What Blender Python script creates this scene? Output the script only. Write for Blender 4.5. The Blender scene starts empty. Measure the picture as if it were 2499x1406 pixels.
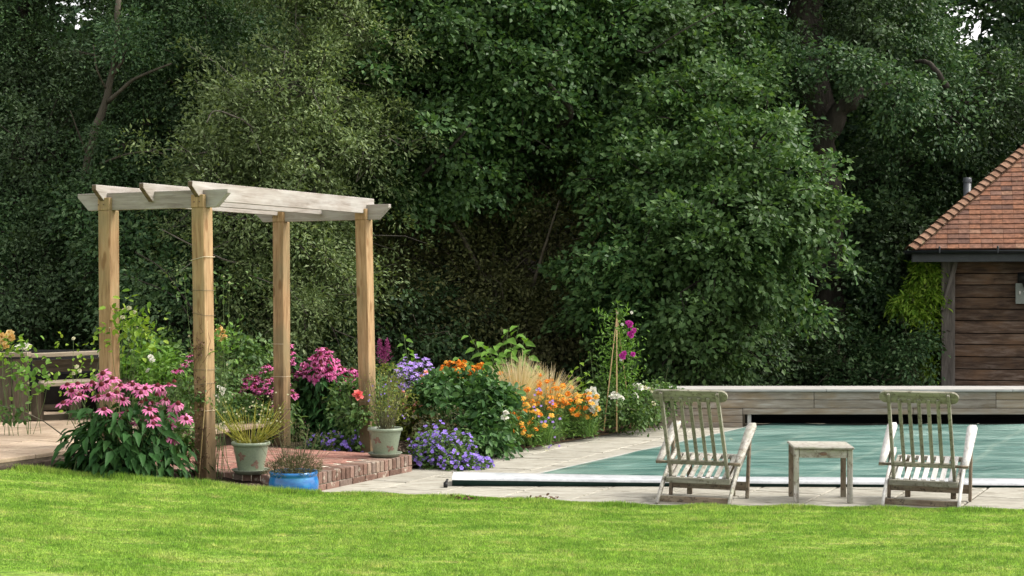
import bpy, math, random
import numpy as np
from mathutils import Vector, Matrix, Euler

random.seed(7)
rng = np.random.default_rng(7)
SC = bpy.context.scene
COL = SC.collection
R = math.radians

# ------------------------------------------------------------------ camera, sky, sun, exposure
H = 1.8            # eye height above the patio
FPX = 3725.0       # focal length in pixels of the 2499 px wide photograph
cam_d = bpy.data.cameras.new('camera')
cam_d.lens = FPX / 2499.0 * 36.0
cam_d.sensor_width = 36.0
cam_d.clip_start = 0.1
cam_d.clip_end = 600.0
cam = bpy.data.objects.new('camera', cam_d)
cam.location = (0, 0, H)
cam.rotation_euler = (R(90), 0, 0)
COL.objects.link(cam)
SC.camera = cam

SUN_AZ = R(86)      # clockwise from +Y (away from the camera): the sun stands to the right
SUN_EL = R(50)
world = bpy.data.worlds.new('World')
SC.world = world
world.use_nodes = True
wn = world.node_tree.nodes; wl = world.node_tree.links
wn.clear()
wo = wn.new('ShaderNodeOutputWorld'); wb = wn.new('ShaderNodeBackground')
sky = wn.new('ShaderNodeTexSky'); sky.sky_type = 'NISHITA'; sky.sun_disc = False
sky.sun_elevation = SUN_EL; sky.sun_rotation = SUN_AZ
sky.air_density = 1.0; sky.dust_density = 3.0; sky.ozone_density = 1.0
hs = wn.new('ShaderNodeHueSaturation'); hs.inputs['Saturation'].default_value = 0.22   # thin bright cloud
hs.inputs['Value'].default_value = 1.0
wl.new(sky.outputs[0], hs.inputs['Color']); wt = wn.new('ShaderNodeMix'); wt.data_type = 'RGBA'; wt.blend_type = 'MULTIPLY'; wt.inputs[0].default_value = 1.0; wt.inputs[7].default_value = (1.04, 1.0, .95, 1)
wl.new(hs.outputs[0], wt.inputs[6]); wl.new(wt.outputs[2], wb.inputs['Color'])
wb.inputs['Strength'].default_value = 0.15
wl.new(wb.outputs[0], wo.inputs['Surface'])

sun_d = bpy.data.lights.new('sun', 'SUN')
sun_d.energy = 1.35; sun_d.angle = R(16); sun_d.color = (1.0, 0.95, 0.87)
sun = bpy.data.objects.new('sun', sun_d)
sv = Vector((math.sin(SUN_AZ) * math.cos(SUN_EL), math.cos(SUN_AZ) * math.cos(SUN_EL), math.sin(SUN_EL)))
sun.rotation_euler = sv.to_track_quat('Z', 'Y').to_euler()
sun.location = (8, -2, 14)
COL.objects.link(sun)

SC.view_settings.view_transform = 'Standard'
SC.view_settings.look = 'None'
SC.view_settings.gamma = 1.0
SC.view_settings.use_curve_mapping = False
SC.view_settings.exposure = 1.24
SC.cycles.max_bounces = 6
SC.cycles.diffuse_bounces = 3
SC.cycles.transmission_bounces = 3
SC.cycles.transparent_max_bounces = 4

# ------------------------------------------------------------------ helpers
E1 = np.array([-0.894, 0.447, 0.0])     # the terrace grid: to the left and away
E2 = np.array([0.447, 0.894, 0.0])      # to the right and away
UP = np.array([0.0, 0.0, 1.0])

def ground(px, py, z=0.0):
    """point at height z that the photograph shows at pixel px, py"""
    Z = FPX * (H - z) / (py - 703.0)
    return np.array([(px - 1250.0) * Z / FPX, Z, z])

def at(px, py, Z):
    """point at distance Z for pixel px, py"""
    return np.array([(px - 1250.0) * Z / FPX, Z, H - (py - 703.0) * Z / FPX])

def nrm(a):
    a = np.asarray(a, float)
    return a / np.maximum(np.linalg.norm(a, axis=-1, keepdims=True), 1e-9)

def WM(o):
    return (WM(o.parent) @ o.matrix_basis) if o.parent else o.matrix_basis.copy()

def tag(o, label=None, cat=None, group=None, kind=None):
    if label: o['label'] = label
    if cat: o['category'] = cat
    if group: o['group'] = group
    if kind: o['kind'] = kind
    return o

def empty(name, loc, rz=0.0, parent=None):
    o = bpy.data.objects.new(name, None)
    o.empty_display_size = 0.1
    o.location = [float(v) for v in loc]; o.rotation_euler = (0, 0, rz)
    COL.objects.link(o)
    if parent: o.parent = parent
    return o

def thing(name, label, cat, loc, rz=0.0, group=None):
    return tag(empty(name, loc, rz), label, cat, group)

def copy_tree(o, parent=None):
    c = o.copy(); COL.objects.link(c); c.parent = parent
    for ch in list(o.children):
        copy_tree(ch, c)
    return c

class Acc:
    def __init__(s): s.V = []; s.F = []; s.n = 0
    def add(s, v, f):
        v = np.asarray(v, float).reshape(-1, 3); f = np.asarray(f, int)
        s.V.append(v); s.F.append(f + s.n); s.n += len(v)
    def mesh(s, name, mat, origin=(0, 0, 0), smooth=False):
        V = np.concatenate(s.V) - np.asarray(origin, float)
        me = bpy.data.meshes.new(name)
        me.vertices.add(len(V)); me.vertices.foreach_set('co', V.astype(np.float32).ravel())
        loops = np.concatenate([f.ravel() for f in s.F]).astype(np.int32)
        tot = np.concatenate([np.full(len(f), f.shape[1]) for f in s.F])
        start = np.concatenate([[0], np.cumsum(tot)[:-1]]).astype(np.int32)
        me.loops.add(len(loops)); me.loops.foreach_set('vertex_index', loops)
        me.polygons.add(len(tot)); me.polygons.foreach_set('loop_start', start)
        if smooth: me.polygons.foreach_set('use_smooth', np.ones(len(tot), bool))
        me.update(calc_edges=True)
        if mat: me.materials.append(mat)
        return me
    def obj(s, name, mat, parent=None, smooth=False, kind=None):
        org = WM(parent).translation if parent else Vector((0, 0, 0))
        me = s.mesh(name, mat, tuple(org), smooth)
        o = bpy.data.objects.new(name, me); COL.objects.link(o)
        if parent: o.parent = parent
        if kind: o['kind'] = kind
        return o
    def tube(s, pts, rad, k=5, cap=True):
        pts = np.asarray(pts, float); m = len(pts)
        rad = np.broadcast_to(np.asarray(rad, float), (m,))
        t = nrm(np.gradient(pts, axis=0))
        ref = np.array([0.13, 0.2, 1.0]) if abs(t[0][2]) < 0.9 else np.array([1.0, 0.1, 0.0])
        a = nrm(np.cross(t, ref)); b = np.cross(t, a)
        th = np.arange(k) * 2 * math.pi / k
        ring = pts[:, None] + rad[:, None, None] * (np.cos(th)[None, :, None] * a[:, None] + np.sin(th)[None, :, None] * b[:, None])
        i = np.arange(m - 1)[:, None] * k; j = np.arange(k)[None]
        q = np.stack([i + j, i + (j + 1) % k, i + k + (j + 1) % k, i + k + j], -1).reshape(-1, 4)
        s.add(ring.reshape(-1, 3), q)
        if cap:
            n0 = s.n - m * k
            s.F.append(np.array([list(range(n0 + k - 1, n0 - 1, -1))])); s.F.append(np.array([[n0 + (m - 1) * k + q_ for q_ in range(k)]]))
    def box(s, c, sx, sy, sz, rot=None):
        v = np.array([[x, y, z] for x in (-.5, .5) for y in (-.5, .5) for z in (-.5, .5)]) * [sx, sy, sz]
        if rot is not None: v = v @ np.array(rot).T
        s.add(v + np.asarray(c), [[0, 1, 3, 2], [4, 6, 7, 5], [0, 4, 5, 1], [2, 3, 7, 6], [0, 2, 6, 4], [1, 5, 7, 3]])
    def lathe(s, prof, c, k=32):
        prof = np.asarray(prof, float); m = len(prof); th = np.arange(k) * 2 * math.pi / k
        v = np.stack([prof[:, 0:1] * np.cos(th), prof[:, 0:1] * np.sin(th), np.repeat(prof[:, 1:2], k, 1)], -1).reshape(-1, 3)
        i = np.arange(m - 1)[:, None] * k; j = np.arange(k)[None]
        s.add(v + np.asarray(c), np.stack([i + j, i + (j + 1) % k, i + k + (j + 1) % k, i + k + j], -1).reshape(-1, 4))

def obj_along_y(acc, name, mat, parent):
    """like acc.obj for a piece that runs along y, its own x axis turned that way so that the grain follows it"""
    acc.V = [np.stack([v[:, 1], -v[:, 0], v[:, 2]], -1) for v in acc.V]
    o = acc.obj(name, mat, parent); o.rotation_euler = (0, 0, math.pi / 2); return o

def place(name, me, parent, M, kind=None):
    """link an object with mesh me so that its world matrix is M"""
    o = bpy.data.objects.new(name, me); COL.objects.link(o)
    if parent:
        o.parent = parent; o.matrix_basis = WM(parent).inverted() @ M
    else:
        o.matrix_basis = M
    if kind: o['kind'] = kind
    return o

_boxes = {}
def box_mesh(sx, sy, sz, mat, bev=0.004):
    """bevelled box, long axis local x, centred"""
    key = (round(sx, 4), round(sy, 4), round(sz, 4), mat.name, bev)
    if key in _boxes: return _boxes[key]
    b = min(bev, sx * .3, sy * .3, sz * .3)
    v = []; idx = {}
    for ix in (-1, 1):
        for iy in (-1, 1):
            for iz in (-1, 1):
                for ax in range(3):
                    p = np.array([ix * sx / 2, iy * sy / 2, iz * sz / 2]); d = np.array([ix, iy, iz]) * b
                    d[ax] = 0; idx[(ix, iy, iz, ax)] = len(v); v.append(p - d)
    f = []
    for ax in range(3):                       # the six faces
        o1, o2 = [a for a in range(3) if a != ax]
        for sgn in (-1, 1):
            q = []
            for a, b_ in ((-1, -1), (1, -1), (1, 1), (-1, 1)):
                k = [0, 0, 0]; k[ax] = sgn; k[o1] = a; k[o2] = b_; q.append(idx[(k[0], k[1], k[2], ax)])
            f.append(q if (sgn > 0) == (ax != 1) else q[::-1])
    for ax in range(3):                       # the twelve edges (edge runs along ax)
        o1, o2 = [a for a in range(3) if a != ax]
        for a in (-1, 1):
            for b_ in (-1, 1):
                q = []
                for s_, w in ((-1, o1), (1, o1), (1, o2), (-1, o2)):
                    k = [0, 0, 0]; k[ax] = s_; k[o1] = a; k[o2] = b_; q.append(idx[(k[0], k[1], k[2], w)])
                f.append(q)
    f3 = [[idx[(ix, iy, iz, 0)], idx[(ix, iy, iz, 1)], idx[(ix, iy, iz, 2)]] for ix in (-1, 1) for iy in (-1, 1) for iz in (-1, 1)]
    me = bpy.data.meshes.new('block')
    me.from_pydata([tuple(map(float, p)) for p in v], [], f + f3)
    me.materials.append(mat)
    import bmesh
    bm = bmesh.new(); bm.from_mesh(me); bmesh.ops.recalc_face_normals(bm, faces=bm.faces); bm.to_mesh(me); bm.free()
    _boxes[key] = me
    return me

def frame(x, up=(0, 0, 1), c=(0, 0, 0)):
    x = nrm(x); up = np.asarray(up, float)
    y = nrm(np.cross(up, x)); z = np.cross(x, y)
    return Matrix(((x[0], y[0], z[0], c[0]), (x[1], y[1], z[1], c[1]), (x[2], y[2], z[2], c[2]), (0, 0, 0, 1)))

def bar(name, p0, p1, w, h, mat, parent, up=(0, 0, 1), bev=0.004):
    """board from p0 to p1, w across, h along up"""
    p0 = np.asarray(p0, float); p1 = np.asarray(p1, float)
    L = float(np.linalg.norm(p1 - p0))
    return place(name, box_mesh(L, w, h, mat, bev), parent, frame(p1 - p0, up, (p0 + p1) / 2))

def prism(name, poly, axis_len, mat, parent, M, bev=0.0):
    """polygon in local x,z swept along local y, centred"""
    n = len(poly); import bmesh
    v = [(x, -axis_len / 2, z) for x, z in poly] + [(x, axis_len / 2, z) for x, z in poly]
    f = [list(range(n))[::-1], list(range(n, 2 * n))] + [[i, (i + 1) % n, n + (i + 1) % n, n + i] for i in range(n)]
    bm = bmesh.new(); vs = [bm.verts.new(p) for p in v]
    for q in f: bm.faces.new([vs[i] for i in q])
    bmesh.ops.recalc_face_normals(bm, faces=bm.faces)
    if bev: bmesh.ops.bevel(bm, geom=list(bm.edges), offset=bev, segments=1, affect='EDGES')
    me = bpy.data.meshes.new(name); bm.to_mesh(me); bm.free(); me.materials.append(mat)
    return place(name, me, parent, M)

# leaf shapes: (along, across, lift)
RHOMB = (np.array([[0, 0, 0], [.45, .5, .1], [1, 0, 0], [.45, -.5, .1]]), np.array([[0, 2, 1], [0, 3, 2]]))
OVAL = (np.array([[0, 0, 0], [.28, .42, .10], [.68, .40, .07], [1, 0, -.08], [.68, -.40, .07], [.28, -.42, .10]]),
        np.array([[0, 3, 2, 1], [0, 5, 4, 3]]))
LANCE = (np.array([[0, 0, 0], [.3, .5, .06], [.65, .34, .0], [1, 0, -.22], [.65, -.34, .0], [.3, -.5, .06], [.35, 0, -.02]]),
         np.array([[0, 6, 1], [1, 6, 2], [2, 6, 3], [3, 6, 4], [4, 6, 5], [5, 6, 0]]))
BLADE = (np.array([[0, .5, 0], [0, -.5, 0], [1, 0, 0]]), np.array([[0, 1, 2]]))

def leaves(acc, P, D, N, L, W, shape=RHOMB):
    P = np.asarray(P, float); n = len(P)
    if n == 0: return
    D = nrm(D); S = nrm(np.cross(N, D)); N2 = np.cross(D, S)
    L = np.broadcast_to(L, (n,))[:, None, None]; W = np.broadcast_to(W, (n,))[:, None, None]
    T, F = shape
    V = P[:, None] + L * T[None, :, 0:1] * D[:, None] + W * T[None, :, 1:2] * S[:, None] + L * T[None, :, 2:3] * N2[:, None]
    idx = (np.arange(n)[:, None, None] * len(T) + F[None]).reshape(-1, F.shape[1])
    acc.add(V.reshape(-1, 3), idx)

def rnd(n, s=1.0): return rng.normal(size=(n, 3)) * s
def sph(n): return nrm(rng.normal(size=(n, 3)))

# ------------------------------------------------------------------ materials
def new_mat(name):
    m = bpy.data.materials.new(name); m.use_nodes = True
    nt = m.node_tree; nt.nodes.clear()
    out = nt.nodes.new('ShaderNodeOutputMaterial')
    return m, nt, out
def ramp(nt, src, stops, interp='LINEAR'):
    r = nt.nodes.new('ShaderNodeValToRGB'); cr = r.color_ramp; cr.interpolation = interp
    while len(cr.elements) < len(stops): cr.elements.new(0.5)
    for e, (p, c) in zip(cr.elements, stops):
        e.position = p; e.color = (*c, 1) if len(c) == 3 else c
    nt.links.new(src, r.inputs[0]); return r.outputs[0]
def noise(nt, vec, scale, detail=4, rough=.55, dist=0):
    n = nt.nodes.new('ShaderNodeTexNoise'); n.inputs['Scale'].default_value = scale
    n.inputs['Detail'].default_value = detail; n.inputs['Roughness'].default_value = rough; n.inputs['Distortion'].default_value = dist
    if vec is not None: nt.links.new(vec, n.inputs['Vector'])
    return n.outputs['Fac']
def mapping(nt, vec, scale, loc=(0, 0, 0), rot=(0, 0, 0)):
    m = nt.nodes.new('ShaderNodeMapping'); m.inputs['Scale'].default_value = scale; m.inputs['Location'].default_value = loc
    m.inputs['Rotation'].default_value = rot
    nt.links.new(vec, m.inputs['Vector']); return m.outputs[0]
def mix(nt, fac, a, b, mode='MIX'):
    m = nt.nodes.new('ShaderNodeMix'); m.data_type = 'RGBA'; m.blend_type = mode
    for sock, v in ((0, fac), (6, a), (7, b)):
        if isinstance(v, (int, float)): m.inputs[sock].default_value = v
        elif isinstance(v, tuple): m.inputs[sock].default_value = (*v, 1)
        else: nt.links.new(v, m.inputs[sock])
    return m.outputs[2]
def math_(nt, op, a, b=0.0):
    m = nt.nodes.new('ShaderNodeMath'); m.operation = op
    for i, v in enumerate((a, b)):
        if isinstance(v, (int, float)): m.inputs[i].default_value = v
        else: nt.links.new(v, m.inputs[i])
    return m.outputs[0]
def bsdf(nt, out, col, rough=.7, bump=None, bstr=.3, bdist=.01, spec=.5, metal=0.0):
    b = nt.nodes.new('ShaderNodeBsdfPrincipled')
    if isinstance(col, tuple): b.inputs['Base Color'].default_value = (*col, 1)
    else: nt.links.new(col, b.inputs['Base Color'])
    if isinstance(rough, (int, float)): b.inputs['Roughness'].default_value = rough
    else: nt.links.new(rough, b.inputs['Roughness'])
    b.inputs['Specular IOR Level'].default_value = spec; b.inputs['Metallic'].default_value = metal
    if bump is not None:
        n = nt.nodes.new('ShaderNodeBump'); n.inputs['Strength'].default_value = bstr; n.inputs['Distance'].default_value = bdist
        nt.links.new(bump, n.inputs['Height']); nt.links.new(n.outputs[0], b.inputs['Normal'])
    nt.links.new(b.outputs[0], out.inputs['Surface']); return b
def objcoord(nt):
    return nt.nodes.new('ShaderNodeTexCoord').outputs['Object']
def poscoord(nt):
    return nt.nodes.new('ShaderNodeNewGeometry').outputs['Position']
def orand(nt): return nt.nodes.new('ShaderNodeObjectInfo').outputs['Random']
def irand(nt): return nt.nodes.new('ShaderNodeNewGeometry').outputs['Random Per Island']

def leaf_mat(name, cols, trans=.3, rough=.5, spec=.4, patch=None, patch_scale=.6, tcol=(1.0, 1.0, .45)):
    """cols: colours spread over the leaves at random; patch: a second tint in large drifts"""
    m, nt, out = new_mat(name)
    n = len(cols)
    c = ramp(nt, irand(nt), [((i + .5) / n, cols[i]) for i in range(n)])
    if patch:
        f = ramp(nt, noise(nt, poscoord(nt), patch_scale, 3), [(.42, (0, 0, 0)), (.62, (1, 1, 1))])
        c = mix(nt, f, c, mix(nt, .65, c, patch))
    b = bsdf(nt, out, c, rough + .04, spec=spec * .45)
    t = nt.nodes.new('ShaderNodeBsdfTranslucent'); nt.links.new(mix(nt, 1.0, c, tuple(tcol), 'MULTIPLY'), t.inputs['Color'])
    ms = nt.nodes.new('ShaderNodeMixShader'); ms.inputs[0].default_value = trans
    nt.links.new(b.outputs[0], ms.inputs[1]); nt.links.new(t.outputs[0], ms.inputs[2])
    nt.links.new(ms.outputs[0], out.inputs['Surface'])
    return m

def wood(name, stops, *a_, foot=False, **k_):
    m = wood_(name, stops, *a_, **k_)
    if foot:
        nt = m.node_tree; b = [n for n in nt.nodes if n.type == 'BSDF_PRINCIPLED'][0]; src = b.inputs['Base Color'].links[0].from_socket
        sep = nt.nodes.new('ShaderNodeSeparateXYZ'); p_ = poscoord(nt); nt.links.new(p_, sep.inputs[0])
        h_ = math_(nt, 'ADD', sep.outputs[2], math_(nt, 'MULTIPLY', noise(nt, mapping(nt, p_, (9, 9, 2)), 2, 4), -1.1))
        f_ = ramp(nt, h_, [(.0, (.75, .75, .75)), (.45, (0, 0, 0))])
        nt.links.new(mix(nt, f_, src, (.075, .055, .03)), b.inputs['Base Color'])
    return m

def wood_(name, stops, blotch=None, bamt=.5, bscale=3.0, grain=30.0, rough=.75, var=.25, bump=.35, knots=False, spots=None):
    m, nt, out = new_mat(name)
    oc = objcoord(nt)
    off = nt.nodes.new('ShaderNodeVectorMath'); off.operation = 'ADD'
    comb = nt.nodes.new('ShaderNodeCombineXYZ'); r = orand(nt)
    nt.links.new(math_(nt, 'MULTIPLY', r, 37.0), comb.inputs[0]); nt.links.new(math_(nt, 'MULTIPLY', r, 11.0), comb.inputs[1])
    nt.links.new(oc, off.inputs[0]); nt.links.new(comb.outputs[0], off.inputs[1]); v = off.outputs[0]
    g = noise(nt, mapping(nt, v, (1.6, grain, grain)), 1.6, 6, .65, .6)
    c = ramp(nt, g, stops)
    if blotch:
        bl = ramp(nt, noise(nt, mapping(nt, v, (1, 2.2, 2.2)), bscale, 5, .6), [(.45, (0, 0, 0)), (.65, (bamt,) * 3)])
        c = mix(nt, bl, c, blotch)
    if spots:
        sp = ramp(nt, noise(nt, v, 26, 5, .75), [(.52, (0, 0, 0)), (.62, (.85, .85, .85))])
        c = mix(nt, sp, c, spots)
    if knots:
        vo = nt.nodes.new('ShaderNodeTexVoronoi'); vo.inputs['Scale'].default_value = 1.0
        nt.links.new(mapping(nt, v, (3.2, 9, 9)), vo.inputs['Vector'])
        kf = ramp(nt, vo.outputs['Distance'], [(.13, (1, 1, 1)), (.24, (0, 0, 0))])
        c = mix(nt, math_(nt, 'MULTIPLY', kf, .7), c, (.17, .085, .03))
    val = math_(nt, 'ADD', math_(nt, 'MULTIPLY', r, var), 1 - var / 2)
    cc = nt.nodes.new('ShaderNodeCombineColor')
    for i in range(3): nt.links.new(val, cc.inputs[i])
    c = mix(nt, 1.0, c, cc.outputs[0], 'MULTIPLY')
    bsdf(nt, out, c, rough, g, bump, .006, .25)
    return m

def mottled(name, stops, scale=6, rough=.8, bump=.3, bdist=.01, var=0.0, fine=60, spec=.3, pos=False, stretch=(1, 1, 1), extra=None):
    m, nt, out = new_mat(name)
    v = poscoord(nt) if pos else objcoord(nt)
    v = mapping(nt, v, stretch)
    c = ramp(nt, noise(nt, v, scale, 6, .62), stops)
    f = noise(nt, v, fine, 4, .6)
    c = mix(nt, .35, c, ramp(nt, f, [(.3, (.35, .35, .35)), (.7, (.75, .75, .75))]), 'OVERLAY')
    if extra:
        e = ramp(nt, noise(nt, v, extra[1], 4, .6), [(extra[2], (0, 0, 0)), (extra[2] + .08, (1, 1, 1))])
        c = mix(nt, e, c, extra[0])
    if var:
        val = math_(nt, 'ADD', math_(nt, 'MULTIPLY', orand(nt), var), 1 - var / 2)
        cc = nt.nodes.new('ShaderNodeCombineColor')
        for i in range(3): nt.links.new(val, cc.inputs[i])
        c = mix(nt, 1.0, c, cc.outputs[0], 'MULTIPLY')
    bsdf(nt, out, c, rough, f, bump, bdist, spec)
    return m

def by_object(name, stops, nscale=25, namt=.35, rough=.85, bump=.4, spec=.2, lichen=None):
    """colour picked for each piece"""
    m, nt, out = new_mat(name)
    c = ramp(nt, orand(nt), stops, 'LINEAR')
    v = poscoord(nt)
    f = noise(nt, v, nscale, 5, .65)
    c = mix(nt, namt, c, ramp(nt, f, [(.3, (.2, .2, .2)), (.7, (.85, .85, .85))]), 'OVERLAY')
    if lichen:
        e = ramp(nt, noise(nt, v, lichen[1], 5, .7), [(lichen[2], (0, 0, 0)), (lichen[2] + .1, (1, 1, 1))])
        c = mix(nt, e, c, lichen[0])
    bsdf(nt, out, c, rough, f, bump, .006, spec)
    return m

M = {}
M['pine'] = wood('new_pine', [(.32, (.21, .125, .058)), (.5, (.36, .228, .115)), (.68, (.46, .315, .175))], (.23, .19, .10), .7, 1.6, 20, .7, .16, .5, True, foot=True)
M['larch'] = wood('weathered_larch', [(.3, (.20, .17, .145)), (.55, (.335, .30, .27)), (.75, (.45, .42, .39))], (.44, .43, .41), .5, 2.5, 18, .7, .16, .3)
M['endgrain'] = mottled('weathered_end_grain', [(.3, (.07, .045, .03)), (.7, (.17, .12, .085))], 20)
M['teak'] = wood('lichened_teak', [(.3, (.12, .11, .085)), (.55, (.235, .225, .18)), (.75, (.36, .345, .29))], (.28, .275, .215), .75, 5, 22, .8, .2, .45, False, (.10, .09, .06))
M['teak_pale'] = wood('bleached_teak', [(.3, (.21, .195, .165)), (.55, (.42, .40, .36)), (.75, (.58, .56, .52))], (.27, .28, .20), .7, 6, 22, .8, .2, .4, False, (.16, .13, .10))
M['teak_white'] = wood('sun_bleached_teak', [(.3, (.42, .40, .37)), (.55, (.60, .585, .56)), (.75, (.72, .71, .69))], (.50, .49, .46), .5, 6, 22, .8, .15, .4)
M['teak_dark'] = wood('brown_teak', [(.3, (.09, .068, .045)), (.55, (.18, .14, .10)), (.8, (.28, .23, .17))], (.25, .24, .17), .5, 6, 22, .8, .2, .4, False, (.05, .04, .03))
M['box_board'] = wood('silvered_board', [(.25, (.12, .095, .070)), (.5, (.25, .215, .175)), (.75, (.38, .35, .31))], (.26, .18, .095), .5, 2.2, 12, .75, .3, .35)
M['box_top'] = wood('silvered_board_top', [(.3, (.28, .27, .25)), (.7, (.47, .46, .44))], None, .4, 2, 16, .7, .1, .3)
M['oak_board'] = wood('dark_oak_board', [(.30, (.022, .014, .010)), (.5, (.085, .055, .038)), (.72, (.19, .145, .115))], (.15, .085, .045), .6, 2.4, 10, .8, .6, .8)
M['oak_post'] = wood('grey_oak_post', [(.28, (.05, .042, .036)), (.55, (.12, .105, .092)), (.78, (.20, .18, .16))], None, .5, 3, 14, .8, .2, .5)
M['bench'] = wood('dark_bench_timber', [(.3, (.035, .027, .018)), (.55, (.095, .074, .052)), (.8, (.17, .14, .10))], (.13, .12, .085), .5, 3, 16, .8, .35, .4)
M['bench_top'] = wood('pale_bench_top', [(.3, (.19, .155, .11)), (.7, (.33, .28, .21))], None, .5, 3, 16, .8, .2, .4)
M['edging'] = wood('edging_board', [(.3, (.17, .11, .06)), (.7, (.33, .23, .14))], (.10, .08, .05), .6, 3, 18, .8, .2, .4)
M['bark'] = mottled('bark', [(.3, (.016, .014, .011)), (.7, (.060, .052, .042))], 5, .9, .8, .03, 0, 22, .2, False, (1, 1, .25))
M['bark_grey'] = mottled('grey_bark', [(.3, (.07, .062, .05)), (.7, (.17, .155, .13))], 5, .9, .6, .02, 0, 22, .2, False, (1, 1, .25))
M['bark_mid'] = mottled('brown_bark', [(.3, (.05, .044, .032)), (.7, (.125, .11, .082))], 5, .9, .6, .02, 0, 22, .2, False, (1, 1, .25))
M['twig'] = mottled('twig_bark', [(.3, (.06, .05, .035)), (.7, (.16, .14, .10))], 8)
M['dead'] = mottled('brown_dry_twigs', [(.3, (.06, .032, .018)), (.7, (.17, .10, .06))], 30)
M['stem'] = mottled('green_stem', [(.3, (.06, .10, .03)), (.7, (.12, .17, .06))], 8)
M['stem_dark'] = mottled('dark_stem', [(.3, (.03, .05, .02)), (.7, (.07, .075, .03))], 8)
M['cane'] = mottled('bamboo_cane', [(.3, (.36, .24, .11)), (.7, (.50, .37, .20))], 4)
M['wire'] = mottled('garden_wire', [(.3, (.12, .10, .07)), (.7, (.22, .19, .13))], 9)
M['string'] = mottled('pale_string', [(.3, (.45, .38, .26)), (.7, (.60, .52, .38))], 9)
M['soil'] = mottled('soil', [(.3, (.018, .012, .009)), (.55, (.045, .031, .023)), (.75, (.085, .062, .047))], 14, .95, 1.0, .03, 0, 70, .1, True)
M['chip'] = by_object('bark_chip', [(0, (.04, .027, .018)), (.6, (.10, .07, .05)), (1, (.22, .17, .13))])
M['slab'] = mottled('pale_limestone', [(.3, (.23, .215, .175)), (.55, (.33, .315, .265)), (.75, (.41, .395, .34))], 5.0, .8, .3, .006, .16, 34, .3, True, (.6, 1.6, 1), ((.18, .165, .125), 9, .58))
M['joint'] = mottled('sandy_joint', [(.3, (.07, .062, .046)), (.7, (.14, .125, .095))], 12, .95, .3, .01, 0, 50, .1, True)
M['flag'] = mottled('buff_sandstone', [(.3, (.27, .20, .135)), (.55, (.40, .31, .225)), (.75, (.50, .41, .31))], 2.2, .85, .3, .008, .22, 35, .25, True, (1, 1, 1), ((.23, .16, .11), 4.5, .62))
M['flag_joint'] = mottled('dark_joint', [(.3, (.05, .04, .03)), (.7, (.11, .09, .065))], 12, .95, .3, .01, 0, 50, .1, True)
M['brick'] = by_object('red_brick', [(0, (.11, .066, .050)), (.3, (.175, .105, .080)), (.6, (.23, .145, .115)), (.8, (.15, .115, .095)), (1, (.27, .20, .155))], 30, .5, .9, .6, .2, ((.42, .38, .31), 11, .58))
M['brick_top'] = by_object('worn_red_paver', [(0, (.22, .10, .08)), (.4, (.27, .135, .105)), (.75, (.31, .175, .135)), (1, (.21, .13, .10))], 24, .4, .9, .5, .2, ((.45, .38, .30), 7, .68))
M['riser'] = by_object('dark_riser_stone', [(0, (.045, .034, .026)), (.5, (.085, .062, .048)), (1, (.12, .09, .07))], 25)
M['mortar'] = mottled('pale_mortar', [(.3, (.34, .31, .25)), (.7, (.50, .46, .38))], 12, .95, .4, .01, 0, 60, .1, True)
M['tile'] = by_object('clay_roof_tile', [(0, (.10, .056, .045)), (.12, (.15, .076, .052)), (.4, (.195, .090, .055)), (.7, (.225, .102, .058)), (.9, (.17, .095, .07)), (1, (.26, .145, .09))], 16, .75, .85, .5, .25, ((.34, .27, .18), 9, .67))
M['hip'] = by_object('mossy_hip_tile', [(0, (.095, .056, .038)), (.5, (.15, .082, .052)), (1, (.20, .12, .08))], 22, .5, .9, .6, .2, ((.17, .14, .08), 8, .58))
M['deck'] = mottled('dark_underlay', [(.3, (.02, .014, .012)), (.7, (.04, .03, .025))], 5)
M['black_gutter'] = mottled('black_gutter', [(.3, (.012, .014, .017)), (.7, (.024, .028, .033))], 5, .35, .05, .002, 0, 30, .5)
M['fascia'] = mottled('dark_fascia', [(.3, (.03, .034, .038)), (.7, (.055, .06, .065))], 5, .5, .1, .002)
M['flue'] = mottled('grey_flue', [(.3, (.085, .095, .11)), (.7, (.14, .15, .17))], 5, .45, .05, .002, 0, 30, .5)
M['sign_grey'] = mottled('grey_green_box', [(.3, (.17, .19, .17)), (.7, (.23, .25, .225))], 5, .6, .05, .002)
M['white_print'] = mottled('white_print', [(.3, (.6, .6, .56)), (.7, (.7, .7, .66))], 5)
M['black_box'] = mottled('black_fitting', [(.3, (.008, .008, .008)), (.7, (.02, .02, .02))], 5, .5)
M['void'] = mottled('shade_black', [(.3, (.006, .006, .006)), (.7, (.012, .012, .012))], 5)  # near-black that paints shade inside openings and behind boards
M['white_alu'] = mottled('white_painted_metal', [(.3, (.40, .42, .44)), (.7, (.56, .58, .60))], 3, .35, .03, .002, 0, 20, .5)
M['cover_edge'] = mottled('green_black_flap', [(.3, (.008, .028, .024)), (.7, (.018, .05, .042))], 4, .45, .2, .004)
M['coping'] = mottled('white_coping', [(.3, (.30, .30, .27)), (.7, (.42, .42, .39))], 3, .6, .1, .003)
M['sage'] = mottled('sage_glaze', [(.3, (.175, .215, .15)), (.7, (.24, .28, .20))], 3, .38, .05, .002, 0, 60, .5)
M['sage_dark'] = mottled('sage_saucer', [(.3, (.16, .185, .14)), (.7, (.23, .26, .20))], 6, .5)
M['motif'] = mottled('brown_print', [(.3, (.15, .09, .07)), (.7, (.24, .16, .12))], 40)
M['compost'] = mottled('compost', [(.3, (.02, .014, .01)), (.7, (.06, .045, .03))], 30)

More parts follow.
